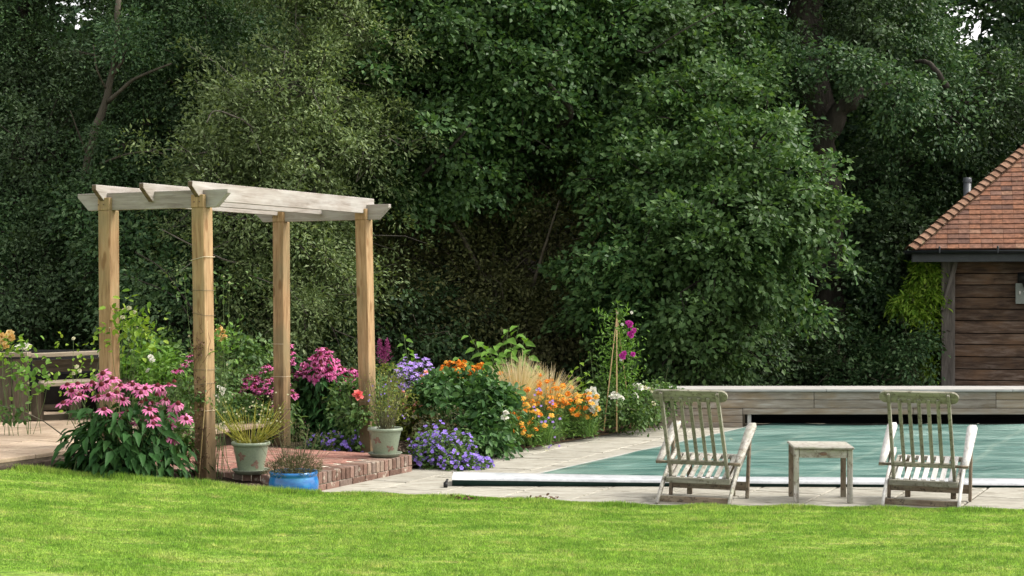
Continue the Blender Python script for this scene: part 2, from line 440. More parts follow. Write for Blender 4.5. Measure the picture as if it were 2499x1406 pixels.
def blue_glaze():
    m, nt, out = new_mat('blue_glaze')
    v = objcoord(nt)
    f = noise(nt, mapping(nt, v, (1, 1, 2.5)), 7, 4)
    c = ramp(nt, f, [(.25, (.008, .07, .24)), (.5, (.014, .15, .42)), (.72, (.06, .30, .55))])
    bsdf(nt, out, c, .22, f, .08, .01, .6); return m
M['blue'] = blue_glaze()

def cover_mat():
    m, nt, out = new_mat('teal_pool_cover')
    v = poscoord(nt)
    w1 = noise(nt, mapping(nt, v, (.35, 1.6, 1)), 3.0, 5, .55, .3)
    c = ramp(nt, w1, [(.36, (.042, .115, .098)), (.49, (.082, .18, .155)), (.62, (.17, .28, .245))])  # dark and pale bands put the shading of folds into the teal
    dust = ramp(nt, noise(nt, mapping(nt, v, (.5, 3, 1)), 5, 6, .65), [(.5, (0, 0, 0)), (.8, (.45, .45, .45))])
    c = mix(nt, dust, c, (.33, .40, .35))
    # faint pale lines where the cover creases, running with the terrace grid
    wv = nt.nodes.new('ShaderNodeTexWave'); wv.inputs['Scale'].default_value = .28; wv.inputs['Distortion'].default_value = 1.0
    wv.inputs['Detail'].default_value = 2; wv.bands_direction = 'X'
    nt.links.new(mapping(nt, v, (1, 1, 1), (0, 0, 0), (0, 0, R(26.6))), wv.inputs['Vector'])
    ln = ramp(nt, wv.outputs['Fac'], [(.985, (0, 0, 0)), (1, (.16, .16, .16))])
    c = mix(nt, ln, c, (.40, .47, .38))
    b = bsdf(nt, out, c, .30, math_(nt, 'ADD', w1, math_(nt, 'MULTIPLY', noise(nt, mapping(nt, v, (.8, 3.0, 1), (0, 0, 0), (0, 0, R(-18))), 4.0, 5, .6, .6), .8)), .9, .06, .5)
    return m
M['cover'] = cover_mat()

def lawn_mat(name, blades):
    m, nt, out = new_mat(name)
    v = poscoord(nt)
    big = noise(nt, mapping(nt, v, (.6, 1.5, 0)), 2.6, 8, .72, .2)
    c = ramp(nt, big, [(.34, (.15, .29, .040)), (.45, (.205, .365, .052)), (.54, (.28, .43, .075)), (.64, (.41, .50, .15))])
    dk = ramp(nt, noise(nt, mapping(nt, v, (1.0, 2.6, 0), (4, 2, 0)), 5.0, 6, .72), [(.56, (0, 0, 0)), (.70, (1, 1, 1))])
    c = mix(nt, math_(nt, 'MULTIPLY', dk, .4), c, (.09, .18, .02))
    straw = ramp(nt, noise(nt, mapping(nt, v, (.8, 3.4, 0), (9, 1, 0)), 3.2, 7, .76), [(.53, (0, 0, 0)), (.68, (1, 1, 1))])
    c = mix(nt, math_(nt, 'MULTIPLY', straw, .7), c, (.60, .52, .24))
    fn = ramp(nt, noise(nt, mapping(nt, v, (.8, 1.6, 0)), 16, 5, .7), [(.35, (.22, .24, .2)), (.5, (.5, .5, .5)), (.66, (.78, .76, .62))])
    c = mix(nt, .75, c, fn, 'OVERLAY')
    if blades:
        c = mix(nt, .7, c, ramp(nt, irand(nt), [(.0, (.15, .2, .12)), (.5, (.5, .5, .5)), (.88, (.72, .7, .5)), (1, (1, .95, .8))]), 'OVERLAY')
        b = bsdf(nt, out, c, .55, spec=.25)
        t = nt.nodes.new('ShaderNodeBsdfTranslucent'); nt.links.new(c, t.inputs['Color'])
        ms = nt.nodes.new('ShaderNodeMixShader'); ms.inputs[0].default_value = .35
        nt.links.new(b.outputs[0], ms.inputs[1]); nt.links.new(t.outputs[0], ms.inputs[2]); nt.links.new(ms.outputs[0], out.inputs['Surface'])
    else:
        f = noise(nt, v, 90, 4, .7)
        c = mix(nt, .5, c, ramp(nt, f, [(.35, (.12, .12, .12)), (.65, (.6, .6, .6))]), 'OVERLAY')
        bsdf(nt, out, c, .9, f, 1.0, .02, .1)
    return m
M['lawn'] = lawn_mat('lawn_ground', False)
M['grass'] = lawn_mat('grass_blades', True)

G = leaf_mat
M['l_willow'] = G('sallow_leaf', [(0.082, 0.130, 0.046), (0.132, 0.195, 0.069), (0.185, 0.254, 0.094), (0.267, 0.338, 0.156)], .3, .45, .45, (.09, .125, .05), .5)
M['l_oak'] = G('oak_leaf', [(0.036, 0.092, 0.029), (0.057, 0.135, 0.038), (0.085, 0.175, 0.049), (0.137, 0.243, 0.074)], .28, .42, .5, (.050, .092, .032), .5)
M['l_oak2'] = G('bright_oak_leaf', [(0.037, 0.094, 0.030), (0.061, 0.139, 0.038), (0.093, 0.181, 0.053), (0.147, 0.247, 0.082)], .3, .42, .5, (.070, .125, .042), .5)
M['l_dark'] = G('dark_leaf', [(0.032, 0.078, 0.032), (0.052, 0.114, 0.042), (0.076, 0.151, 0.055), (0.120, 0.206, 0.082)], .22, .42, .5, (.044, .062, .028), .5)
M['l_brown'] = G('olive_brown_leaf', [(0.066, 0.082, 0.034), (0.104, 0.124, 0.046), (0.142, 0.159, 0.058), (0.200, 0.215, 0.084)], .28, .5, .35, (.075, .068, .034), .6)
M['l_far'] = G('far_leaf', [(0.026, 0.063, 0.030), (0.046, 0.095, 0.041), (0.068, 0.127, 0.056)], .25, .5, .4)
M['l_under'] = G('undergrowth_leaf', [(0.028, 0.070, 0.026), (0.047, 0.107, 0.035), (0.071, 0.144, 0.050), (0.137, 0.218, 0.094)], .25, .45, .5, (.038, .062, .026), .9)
M['l_cone'] = G('coneflower_leaf', [(0.020, 0.063, 0.018), (0.032, 0.094, 0.025), (0.052, 0.127, 0.034)], .2, .5, .3)
M['l_dahlia'] = G('dark_shrub_leaf', [(0.035, 0.094, 0.027), (0.060, 0.144, 0.040), (0.106, 0.213, 0.062)], .22, .4, .5)
M['l_bright'] = G('bright_shrub_leaf', [(.085, .19, .028), (.13, .27, .040), (.19, .35, .065)], .38, .42, .5)
M['l_lime'] = G('lime_leaf', [(.12, .24, .025), (.21, .36, .035), (.32, .46, .07)], .4, .42, .5)
M['l_rose'] = G('rose_leaf', [(.045, .100, .024), (.080, .155, .038), (.135, .22, .065)], .28, .4, .5)
M['l_yellow'] = G('yellow_green_leaf', [(.12, .17, .03), (.20, .25, .05), (.30, .32, .09)], .35, .5, .3)
M['l_strap'] = G('strap_leaf', [(.070, .15, .03), (.11, .22, .045), (.16, .27, .07)], .3, .45, .4)
M['l_box'] = G('brown_green_leaf', [(.035, .040, .016), (.06, .062, .024), (.10, .09, .035)], .2, .5, .3)
M['l_lav'] = G('lavender_leaf', [(.09, .09, .05), (.14, .135, .075), (.20, .185, .105)], .2, .6, .2)
M['l_dry'] = G('feather_grass', [(.60, .47, .27), (.74, .62, .40), (.82, .73, .54)], .35, .6, .2)
M['l_broom'] = G('yellow_stalk', [(.22, .23, .03), (.34, .32, .05), (.42, .38, .10)], .2, .5, .3)
T1 = (1, 1, 1)
M['f_pink'] = G('pink_petal', [(.62, .14, .34), (.74, .22, .44), (.80, .33, .52)], .3, .5, .3, tcol=T1)
M['f_deep'] = G('deep_pink_petal', [(.62, .075, .28), (.76, .14, .42), (.84, .30, .55)], .3, .5, .3, tcol=T1)
M['f_cone'] = G('cone_centre', [(.06, .012, .015), (.12, .022, .02)], .05, .6, .3, tcol=T1)
M['f_violet'] = G('violet_petal', [(.20, .12, .55), (.29, .19, .68), (.40, .28, .78)], .3, .5, .3, tcol=T1)
M['f_lilac'] = G('lilac_petal', [(.30, .18, .60), (.42, .27, .72), (.50, .36, .75)], .3, .5, .3, tcol=T1)
M['f_orange'] = G('orange_petal', [(.70, .17, .012), (.80, .26, .02), (.85, .38, .05)], .3, .5, .3, tcol=T1)
M['f_gold'] = G('golden_orange_petal', [(.80, .36, .03), (.85, .46, .06), (.86, .54, .12)], .3, .5, .3, tcol=T1)
M['f_red'] = G('scarlet_orange_petal', [(.75, .10, .015), (.85, .17, .02), (.88, .25, .03)], .3, .5, .3, tcol=T1)
M['f_salmon'] = G('salmon_petal', [(.72, .24, .17), (.80, .32, .22), (.82, .42, .30)], .3, .5, .3, tcol=T1)
M['f_white'] = G('white_petal', [(.70, .70, .62), (.78, .78, .72), (.80, .78, .66)], .3, .5, .3, tcol=T1)
M['f_yellow'] = G('apricot_petal', [(.60, .35, .10), (.72, .48, .16), (.76, .58, .28)], .3, .5, .3, tcol=T1)
M['f_coral'] = G('coral_petal', [(.70, .13, .13), (.78, .20, .18)], .3, .5, .3, tcol=T1)
M['f_magenta'] = G('magenta_petal', [(.45, .03, .28), (.60, .08, .42)], .3, .5, .3, tcol=T1)
M['f_mauve'] = G('mauve_plume', [(.25, .04, .14), (.36, .08, .22)], .3, .6, .2, tcol=T1)
M['f_cream'] = G('cream_petal', [(.62, .60, .40), (.72, .70, .50)], .3, .5, .3, tcol=T1)

#--SETTING--
# ------------------------------------------------------------------ the setting
LAWN_X = np.array([-12, -7, -5.5, -4.39, -3.67, -2.96, -2.24, -1.9, -1.0, -.2, 1.16, 4.07, 12])
LAWN_EZ = np.array([13.6, 13.3, 13.15, 13.08, 13.02, 12.98, 12.80, 12.76, 12.78, 12.66, 12.33, 12.13, 11.8])   # far edge of the lawn
LAWN_H = np.array([.46, .39, .32, .27, .20, .155, .115, .085, .068, .06, .03, .03, .03])
def lawn_edge(x): return np.interp(x, LAWN_X, LAWN_EZ)
def lawn_h(x, y):
    h = np.interp(x, LAWN_X, LAWN_H)
    return h + .004 * np.sin(x * 1.7 + y * .9) + .003 * np.sin(x * .6 - y * 2.1)

# far ground
g = Acc(); g.add([[-200, -60, -.06], [200, -60, -.06], [200, 300, -.06], [-200, 300, -.06]], [[0, 1, 2, 3]])
tag(g.obj('ground', M['soil']), kind='structure')
# lawn sheet
xs = np.linspace(-12, 12, 161); ts = np.linspace(0, 1, 90)
X, T = np.meshgrid(xs, ts); Y = -6 + T ** .8 * (lawn_edge(X) + .02 + 6)
Z = lawn_h(X, Y) - .003
v = np.stack([X, Y, Z], -1).reshape(-1, 3)
nx = len(xs); i = (np.arange(len(ts) - 1)[:, None] * nx + np.arange(nx - 1)[None]).ravel()
a = Acc(); a.add(v, np.stack([i, i + 1, i + nx + 1, i + nx], -1))
# turned down lip at the far edge
e0 = v[-nx:]; e1_ = e0.copy(); e1_[:, 2] = -.02; e1_[:, 1] += .01
j = np.arange(nx - 1)
a.add(np.concatenate([e0, e1_]), np.stack([j, j + 1, j + nx + 1, j + nx], -1))
lawn = tag(a.obj('lawn', M['lawn'], None, True), kind='structure')

# grass blades over the part that shows
def grass_field(n, y0, y1, hmin, hmax, w):
    u = rng.random(n); y = y0 + (y1 - y0) * u ** .85
    x = (rng.random(n) * 2 - 1) * (y * .3355 + .7)
    ed = lawn_edge(x) + rng.normal(size=n) * .02 + .009 * np.sin(x * 7.3) * np.sin(x * 2.3) + .006 * np.sin(x * 23 + 2 * np.sin(x * 3.1))
    k = y < ed; x, y = x[k], y[k]; n = len(x)
    z = lawn_h(x, y) - .004
    D = nrm(np.stack([rng.normal(size=n) * .55, rng.normal(size=n) * .55, np.ones(n)], -1))
    N = nrm(np.stack([rng.normal(size=n), rng.normal(size=n) - 1.2, rng.normal(size=n) * .2], -1))
    clump = .6 + .8 * (.5 + .5 * np.sin(x * 5.1 + 2 * np.sin(y * 3.3)) * np.sin(y * 6.7 + np.sin(x * 4.1)))
    L = (hmin + (hmax - hmin) * rng.random(n) ** 1.5) * clump
    return x, y, z, D, N, L, w * (.7 + .6 * rng.random(n))
a = Acc()
x, y, z, D, N, L, W = grass_field(560000, 8.9, 13.4, .010, .028, .0046)
leaves(a, np.stack([x, y, z], -1), D, N, L, W, BLADE)
# ragged longer fringe along the far edge
n = 36000; x = (rng.random(n) * 2 - 1) * 5.2; y = lawn_edge(x) - np.abs(rng.normal(size=n)) * .05 + .02 + .009 * np.sin(x * 7.3) * np.sin(x * 2.3) + .006 * np.sin(x * 23 + 2 * np.sin(x * 3.1))
fr = .024 + .030 * (np.sin(x * 9) * .5 + .5) * rng.random(n) + .03 * (x < -1.6) * rng.random(n)
leaves(a, np.stack([x, y, lawn_h(x, y) - .004], -1), nrm(np.stack([rng.normal(size=n) * .4, rng.normal(size=n) * .4, np.ones(n)], -1)),
       rnd(n) + [0, -1, 0], fr, .006, BLADE)
tag(a.obj('grass', M['grass']), 'short mown bright green grass with straw coloured streaks covering the lawn', 'grass', kind='stuff')

# patio: a joint-coloured sheet with slabs on it
a = Acc(); a.add([[-3.2, 11.4, -.012], [14, 11.4, -.012], [14, 26, -.012], [-3.2, 26, -.012]], [[0, 1, 2, 3]])
patio = tag(a.obj('patio', M['joint']), kind='structure')
POOL_A = np.array([.08, 14.3]); POOL_B = np.array([2.94, 19.4]); pd = nrm(POOL_B - POOL_A); pn = np.array([pd[1], -pd[0]])   # pn points into the pool
def in_pool(p, m=0.0): return (p - POOL_A) @ pn > m and p[1] > 14.3 + m and p[1] < 19.9
BED_A = np.array([-.63, 15.7]); BED_B = np.array([2.07, 20.1]); bd = nrm(BED_B - BED_A); bn = np.array([-bd[1], bd[0]])    # bn points into the bed
def in_bed(p): return (p - BED_A) @ bn > .55 and p[1] > 15.2
org = np.array([-1.9, 11.6])
e2 = E2[:2]; e1p = -E1[:2]
cnt = 0
for i in range(-8, 26):
    wrow = .60
    for j in range(-14, 22):
        Lr = .9 if (i * 7) % 3 else .6
        off = (i % 2) * .42
        c = org + e1p * (i * .61) + e2 * (j * .905 + off)
        if not (-2.3 < c[0] < 8.0 and 11.9 < c[1] < 20.6): continue
        if abs(c[0]) > c[1] * .3355 + 1.0: continue
        if c[1] < lawn_edge(c[0]) - .6: continue
        if in_pool(c, .55) or in_bed(c): continue
        q = c - np.array([-.978, 14.99]); 
        if (q @ E1[:2]) > .5 and (-(q @ e2)) < 1.5 and c[1] > 13.4: continue
        me = box_mesh(.886, .594, .03, M['slab'], .008)
        place('paving_slab', me, patio, frame([*e2, 0], (0, 0, 1), (c[0], c[1], -.015 + random.uniform(-.0015, .0015))))
        cnt += 1
print('slabs', cnt)

# soil of the border, with a gentle crown
def patch(name, poly_pred, x0, x1, y0, y1, step, zf, mat):
    xs = np.arange(x0, x1, step); ys = np.arange(y0, y1, step)
    X, Y = np.meshgrid(xs, ys); Zz = zf(X, Y) + rng.normal(size=X.shape) * .008
    v = np.stack([X, Y, Zz], -1).reshape(-1, 3); nx = len(xs)
    i = (np.arange(len(ys) - 1)[:, None] * nx + np.arange(nx - 1)[None]).ravel()
    cx = v[i, 0] + step / 2; cy = v[i, 1] + step / 2
    k = poly_pred(cx, cy); i = i[k]
    a = Acc(); a.add(v, np.stack([i, i + 1, i + nx + 1, i + nx], -1))
    return tag(a.obj(name, mat, None, True), kind='structure')
def bed_in(x, y):
    d = (x - BED_A[0]) * bn[0] + (y - BED_A[1]) * bn[1]
    q1 = (x + .978) * E1[0] + (y - 14.99) * E1[1]; q2 = (x + .978) * E2[0] + (y - 14.99) * E2[1]
    return (d > .0) & (y < 21.2) & (y > 14.9) & (q2 > .0)
def bed_z(x, y):
    d = (x - BED_A[0]) * bn[0] + (y - BED_A[1]) * bn[1]
    return .035 + .07 * np.clip(d / 1.0, 0, 1)
patch('soil_bed', bed_in, -6.5, 4.2, 14.8, 21.3, .06, bed_z, M['soil'])
# soil strip between lawn, terrace and the platform
def strip_in(x, y):
    q1 = (x + 1.85) * E1[0] + (y - 13.25) * E1[1]; q2 = (x + 1.85) * E2[0] + (y - 13.25) * E2[1]
    ter = (x + 4.5) * .447 + (y - 12.65) * .894
    side = (x + 4.45) * .894 - (y - 12.7) * .447
    return (y > lawn_edge(x) - .05) & (x < -1.98) & (q2 < .01) & (side > 0) | ((q1 > 2.3) & (side > 0) & (y > 13) & (y < 15.2) & (x < -3))
patch('soil_strip', strip_in, -4.6, -1.8, 12.7, 15.3, .05, lambda x, y: np.interp(x, LAWN_X, LAWN_H) * .9 - .015, M['soil'])

# woodland floor
xs = np.linspace(-26, 30, 60); ys = np.linspace(20.6, 60, 40)
X, Y = np.meshgrid(xs, ys); Zz = .03 * np.sin(X) * np.sin(Y * .7) + .0
v = np.stack([X, Y, Zz - .02], -1).reshape(-1, 3); nx = 60; i = (np.arange(39)[:, None] * nx + np.arange(nx - 1)[None]).ravel()
a = Acc(); a.add(v, np.stack([i, i + 1, i + nx + 1, i + nx], -1)); tag(a.obj('woodland_floor', M['soil'], None, True), kind='structure')

# raised terrace of buff flags on the left
TZ = .35
TA = np.array([-4.45, 12.70]); # near corner of its front edge; the edge runs along E2
def in_ter(p): 
    d = p - TA
    return d @ E1[:2] > 0
a = Acc()
tp = [TA, TA + e2 * 3.0, TA + e2 * 3.0 + E1[:2] * 7, TA - e2 * 1.0 + E1[:2] * 7, TA - e2 * .9]
def slab_poly(acc, pts, z0, z1):
    n = len(pts); v = [[p[0], p[1], z0] for p in pts] + [[p[0], p[1], z1] for p in pts]
    acc.add(v, [list(range(n))[::-1]]); acc.F.append(np.array([list(range(n, 2 * n))]) + acc.n - 2 * n)
    for k in range(n): acc.F.append(np.array([[k, (k + 1) % n, n + (k + 1) % n, n + k]]) + acc.n - 2 * n)
TB = np.array([-3.93, 14.13])
pts = [TA - e2 * .9, TA + e2 * 1.0, TB - e2 * .0, TB + e2 * 5.0, TB + e2 * 5.0 + E1[:2] * 7, TA - e2 * .9 + E1[:2] * 7]
slab_poly(a, pts, -.02, TZ - .035)
terrace = tag(a.obj('terrace', M['flag_joint']), kind='structure')
cnt = 0
for i in range(0, 12):
    xo = 0; j = 0
    while xo < 6.2:
        Lr = random.choice([.45, .6, .75]); c = TA + E1[:2] * (i * .46 + .22) + e2 * (xo - .85 + Lr / 2); xo += Lr + .012
        if abs(c[0]) > c[1] * .3355 + .9: continue
        me = box_mesh(Lr, .448, .04, M['flag'], .006)
        place('flagstone', me, terrace, frame([*e2, 0], (0, 0, 1), (c[0], c[1], TZ - .02 + random.uniform(-.003, .003)))); cnt += 1
# its stone riser courses facing the lawn
for k in range(0, 9):
    for cz, hh in ((.245, .085), (.15, .085)):
        Lr = .32; c = TA + e2 * (k * .33 - .75 + (.16 if cz < .2 else 0)) - E1[:2] * .012
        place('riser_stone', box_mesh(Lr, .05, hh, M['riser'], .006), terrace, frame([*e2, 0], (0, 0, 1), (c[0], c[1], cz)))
for k in range(5):                                   # the step down to the brick platform
    for r_ in range(2):
        c = TB + e2 * (k * .225 + .95 + r_ * .11) - E1[:2] * .012
        place('brick', box_mesh(.215, .05, .065, M['brick'], .004), terrace, frame([*e2, 0], (0, 0, 1), (c[0], c[1], .205 + r_ * .078)))
print('flags', cnt)

# brick platform below the pergola
PZ = .16; P1 = np.array([-1.85, 13.25]); PL = 1.95; PW = 2.32
a = Acc(); slab_poly(a, [P1 - E1[:2] * -.012 + e2 * .012, P1 + e2 * (PL - .012) + E1[:2] * .012, P1 + e2 * (PL - .012) + E1[:2] * PW, P1 + E1[:2] * PW + e2 * .012], -.02, PZ - .012)
plat = tag(a.obj('brick_platform', M['mortar']), kind='structure')
nb = 26
for k in range(nb):                                   # rowlock course on the pool side
    c = P1 + e2 * ((k + .5) * PL / nb) + E1[:2] * .105
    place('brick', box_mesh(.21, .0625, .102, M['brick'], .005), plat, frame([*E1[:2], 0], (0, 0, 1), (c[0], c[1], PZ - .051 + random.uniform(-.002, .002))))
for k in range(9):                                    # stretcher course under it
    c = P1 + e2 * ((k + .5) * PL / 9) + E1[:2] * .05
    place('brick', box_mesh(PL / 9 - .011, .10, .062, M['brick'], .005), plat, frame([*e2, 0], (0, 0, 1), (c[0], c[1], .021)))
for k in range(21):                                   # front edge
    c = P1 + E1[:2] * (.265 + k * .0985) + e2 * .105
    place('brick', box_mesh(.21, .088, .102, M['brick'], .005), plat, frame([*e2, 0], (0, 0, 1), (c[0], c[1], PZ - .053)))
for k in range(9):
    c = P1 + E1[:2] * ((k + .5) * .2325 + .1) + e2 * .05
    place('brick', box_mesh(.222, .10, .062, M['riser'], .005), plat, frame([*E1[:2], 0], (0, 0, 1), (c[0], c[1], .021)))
cnt = 0
for i in range(16):                                   # pavers laid in half bond
    for j in range(10):
        c = P1 + e2 * (.265 + i * .1085) + E1[:2] * (.33 + j * .212 + (i % 2) * .105)
        q = c - P1
        if q @ e2 > PL - .05 or q @ E1[:2] > PW - .08: continue
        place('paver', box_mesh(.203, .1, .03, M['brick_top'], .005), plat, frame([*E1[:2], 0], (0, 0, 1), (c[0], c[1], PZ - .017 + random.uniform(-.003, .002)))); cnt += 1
print('pavers', cnt)

#--WOOD--
# ------------------------------------------------------------------ trees and the wood behind
GAPS = [(185, 25, 75), (215, 75, 50), (150, 90, 30), (325, 12, 30), (598, 95, 32), (1795, 45, 30), (1768, 90, 28), (1730, 160, 14), (1140, 130, 14),
        (2045, 112, 20), (2040, 10, 28), (2385, 25, 90), (2350, 70, 50), (2400, 120, 50), (2470, 30, 36), (1560, 185, 14), (1740, 205, 13), (2440, 80, 25)]
def not_gap(P, soft=1.0):
    """the wood is thin where the photograph shows sky between the leaves"""
    px = 1250 + P[:, 0] * FPX / P[:, 1]; py = 703 - (P[:, 2] - H) * FPX / P[:, 1]
    k = np.ones(len(P), bool)
    for gx, gy, gr in GAPS:
        d = np.hypot(px - gx, py - gy) / gr
        k &= ~((d < 1.0) & (rng.random(len(P)) < soft * (1.05 - .45 * d)))
    return k

def crown(acc, tw, blobs, rc, dens, nl, L, W, flat=.4, droop=.25, shape=RHOMB, inner=.35, twigs=.3, gapsoft=.78, jag=.28, tr=.012):
    for (c, r) in blobs:
        c = np.asarray(c, float); r3 = np.asarray(r, float) if np.ndim(r) else np.array([r, r, r * .85])
        area = 4 * math.pi * (r3[0] * r3[1] + r3[0] * r3[2] + r3[1] * r3[2]) / 3
        n = int(dens * area / (math.pi * rc * rc)) + 3
        u = sph(n)
        u[:, 1] -= .25 * (rng.random(n) < .6); u = nrm(u)
        ph = rng.random(6) * 6.3
        lump = 1 + jag * (np.sin(u[:, 0] * 5 + ph[0]) * np.sin(u[:, 2] * 6 + ph[1]) + .6 * np.sin(u[:, 1] * 9 + ph[2] + u[:, 0] * 7))
        rad = np.where(rng.random(n) < inner, rng.random(n) * .5 + .35, .82 + .25 * rng.random(n)) * lump
        P = c + u * r3 * rad[:, None]
        P = P[P[:, 2] > .1]; 
        k = not_gap(P, gapsoft); P = P[k]
        if len(P) == 0: continue
        u = nrm((P - c) / r3); n = len(P)
        cn = nrm(u * .55 + np.array([0, -.15, .85]) + rnd(n, .3))           # clump facing
        cr = rc * (.55 + .9 * rng.random(n))
        m = np.maximum(6, (nl * (cr / rc) ** 1.6 * (.6 + .8 * rng.random(n))).astype(int))
        idx = np.repeat(np.arange(n), m); q = rnd(len(idx), .5)
        CN = cn[idx]
        h = np.sum(q * CN, 1, keepdims=True); q = q - CN * h * (1 - flat)
        cen = np.linalg.norm(q, axis=1)
        pos = P[idx] + q * cr[idx][:, None] - np.array([0, 0, 1]) * (cen ** 2 * cr[idx] * droop * .6)[:, None]
        D = nrm(nrm(q) * .8 + u[idx] * .35 + np.array([0, 0, -droop]) + rnd(len(idx), .45))
        N = nrm(CN + rnd(len(idx), .55))
        s = .45 + 1.05 * rng.random(len(idx))
        leaves(acc, pos, D, N, L * s, W * s, shape)
        if tw is not None and twigs > 0:
            for p in P[rng.random(n) < twigs]:
                b = c + (p - c) * (.2 + .3 * rng.random()); mid = (b + p) / 2 + rng.normal(size=3) * .12
                tw.tube([b, mid, p], [tr * 1.6, tr, tr * .5], 3, False)

def limb(acc, pts, r0, r1, k=7, wob=.04):
    pts = np.asarray(pts, float); t = np.linspace(0, 1, len(pts)); tt = np.linspace(0, 1, max(6, 4 * len(pts)))
    P = np.stack([np.interp(tt, t, pts[:, i]) for i in range(3)], -1)
    for _ in range(2): P[1:-1] = (P[:-2] + P[1:-1] * 2 + P[2:]) / 4
    P[1:-1] += rng.normal(size=P[1:-1].shape) * wob * np.linspace(r0, r1, len(tt))[1:-1, None] * 4
    acc.tube(P, np.linspace(r0, r1, len(tt)) ** 1.0 * (1 + .06 * rng.normal(size=len(tt))), k)

def tree(name, label, blobs, trunks, mat, bark='bark', rc=.34, dens=1.7, nl=70, L=.10, W=.062, cat='tree', group='trees at the edge of the wood', **kw):
    """blobs: (px, py, distance, radius); trunks: (list of points, r0, r1)"""
    base = trunks[0][0][0]
    root = thing(name, label, cat, (base[0], base[1], 0.0), 0, group)
    B = [(at(b[0], b[1], b[2]), b[3] if len(b) == 4 else b[3:]) for b in blobs]
    a = Acc(); tw = Acc()
    crown(a, tw, B, rc, dens, nl, L, W, **kw)
    a.obj('crown', M[mat], root, kind='stuff')
    t = Acc(); limb(t, trunks[0][0], trunks[0][1], trunks[0][2], 12); t.obj('trunk', M[bark], root, True)
    for pts, r0, r1 in trunks[1:]:
        t = Acc(); limb(t, pts, r0, r1, 8); t.obj('limb', M[bark], root, True)
    if tw.n: tw.obj('twigs', M[bark], root, kind='stuff')
    return root
gp = lambda px, Z: np.array([(px - 1250) * Z / FPX, Z, -.1])

tree('sallow', 'pale olive green sallow with arching grey twigs rising behind the pergola rafters',
     [(640, 250, 22, 1.05), (560, 385, 22, .95), (720, 380, 22.3, 1.05), (770, 170, 22.6, 1.0), (640, 540, 22, 1.15), (505, 560, 22.3, .8), (800, 560, 22.5, .95),
      (850, 60, 23, 1.0), (570, 700, 22, .95), (745, 720, 22, 1.0), (760, -80, 23, 1.2), (880, 330, 22.6, .8), (640, -160, 23, 1.1)],
     [([gp(690, 22.6), at(680, 800, 22.6), at(705, 560, 22.6), at(690, 300, 22.6), at(735, 60, 22.8)], .14, .05),
      ([at(690, 760, 22.5), at(600, 560, 22.3), at(545, 380, 22.2)], .07, .02), ([at(700, 600, 22.5), at(780, 430, 22.3), at(830, 220, 22.3)], .07, .02),
      ([at(690, 420, 22.2), at(640, 330, 21.6), at(590, 290, 21.2), at(520, 265, 21.0), at(505, 300, 20.9)], .022, .008),
      ([at(640, 650, 21.8), at(560, 640, 21.2), at(470, 600, 20.9), at(395, 560, 20.8)], .02, .006)],
     'l_willow', 'bark_grey', rc=.24, dens=1.7, nl=84, L=.062, W=.026, twigs=.5, flat=.6, droop=.1, tr=.008, jag=.42)

tree('holm_oak', 'dark fine leaved tree at the far left edge of the wood, behind the timber bench',
     [(20, 180, 25, 1.35), (-120, 420, 24.5, 1.5), (90, 420, 24, 1.4), (60, 690, 23, 1.3), (-60, 60, 25, 1.3), (60, -80, 25, 1.3), (230, 560, 24, 1.1), (-180, 700, 23, 1.3), (230, -130, 25.5, 1.2)],
     [([gp(60, 24.6), at(70, 600, 24.8), at(40, 300, 25), at(60, 0, 25)], .2, .08), ([at(60, 560, 24.6), at(140, 400, 24.2), at(180, 300, 24)], .07, .03)],
     'l_dark', rc=.28, dens=2.0, nl=95, L=.060, W=.030)
tree('ash_sapling', 'slender brown trunked tree forking upwards among dark leaves left of the pergola',
     [(235, 480, 22.8, .45), (300, 100, 22.9, .4), (250, 330, 22.7, .22), (330, 150, 24.6, 1.1), (420, 60, 25, 1.15), (470, 220, 24.6, 1.05), (370, 330, 24.2, 1.0), (290, 300, 24.8, .8), (430, 430, 24.2, .9), (520, 40, 25.2, 1.0), (400, -120, 25, 1.2), (560, 170, 25, .8)],
     [([gp(195, 23.4), at(205, 560, 23.2), at(215, 370, 23.1), at(255, 260, 23.1), at(280, 160, 23.2), at(290, 0, 23.3)], .085, .04),
      ([at(262, 250, 23.1), at(330, 190, 22.9), at(420, 155, 22.8)], .035, .012), ([at(278, 180, 23.1), at(300, 150, 23.0), at(308, 100, 23)], .03, .012),
      ([at(258, 215, 23.1), at(236, 170, 22.9), at(228, 110, 22.9)], .016, .008), ([at(245, 400, 22.9), at(300, 378, 22.7), at(360, 368, 22.6), at(400, 376, 22.6)], .018, .006),
      ([at(212, 375, 23.1), at(190, 320, 22.9), at(172, 270, 22.8)], .018, .006)],
     'l_dark', 'bark_mid', rc=.28, dens=1.9, nl=95, L=.062, W=.028)
tree('holly', 'blackish green bush like tree between the two left pergola posts',
     [(330, 640, 22.4, .95), (420, 560, 22.6, .9), (380, 760, 21.6, .85), (300, 520, 23.4, .9), (470, 700, 21.8, .8)],
     [([gp(370, 22.2), at(370, 700, 22.3), at(390, 540, 22.5)], .08, .03), ([at(500, 800, 21), at(400, 655, 20.8), at(330, 615, 20.7)], .014, .006), ([at(495, 830, 21), at(430, 720, 20.9), at(300, 668, 20.8)], .014, .006)],
     'l_under', rc=.28, dens=1.9, nl=70, L=.075, W=.04)

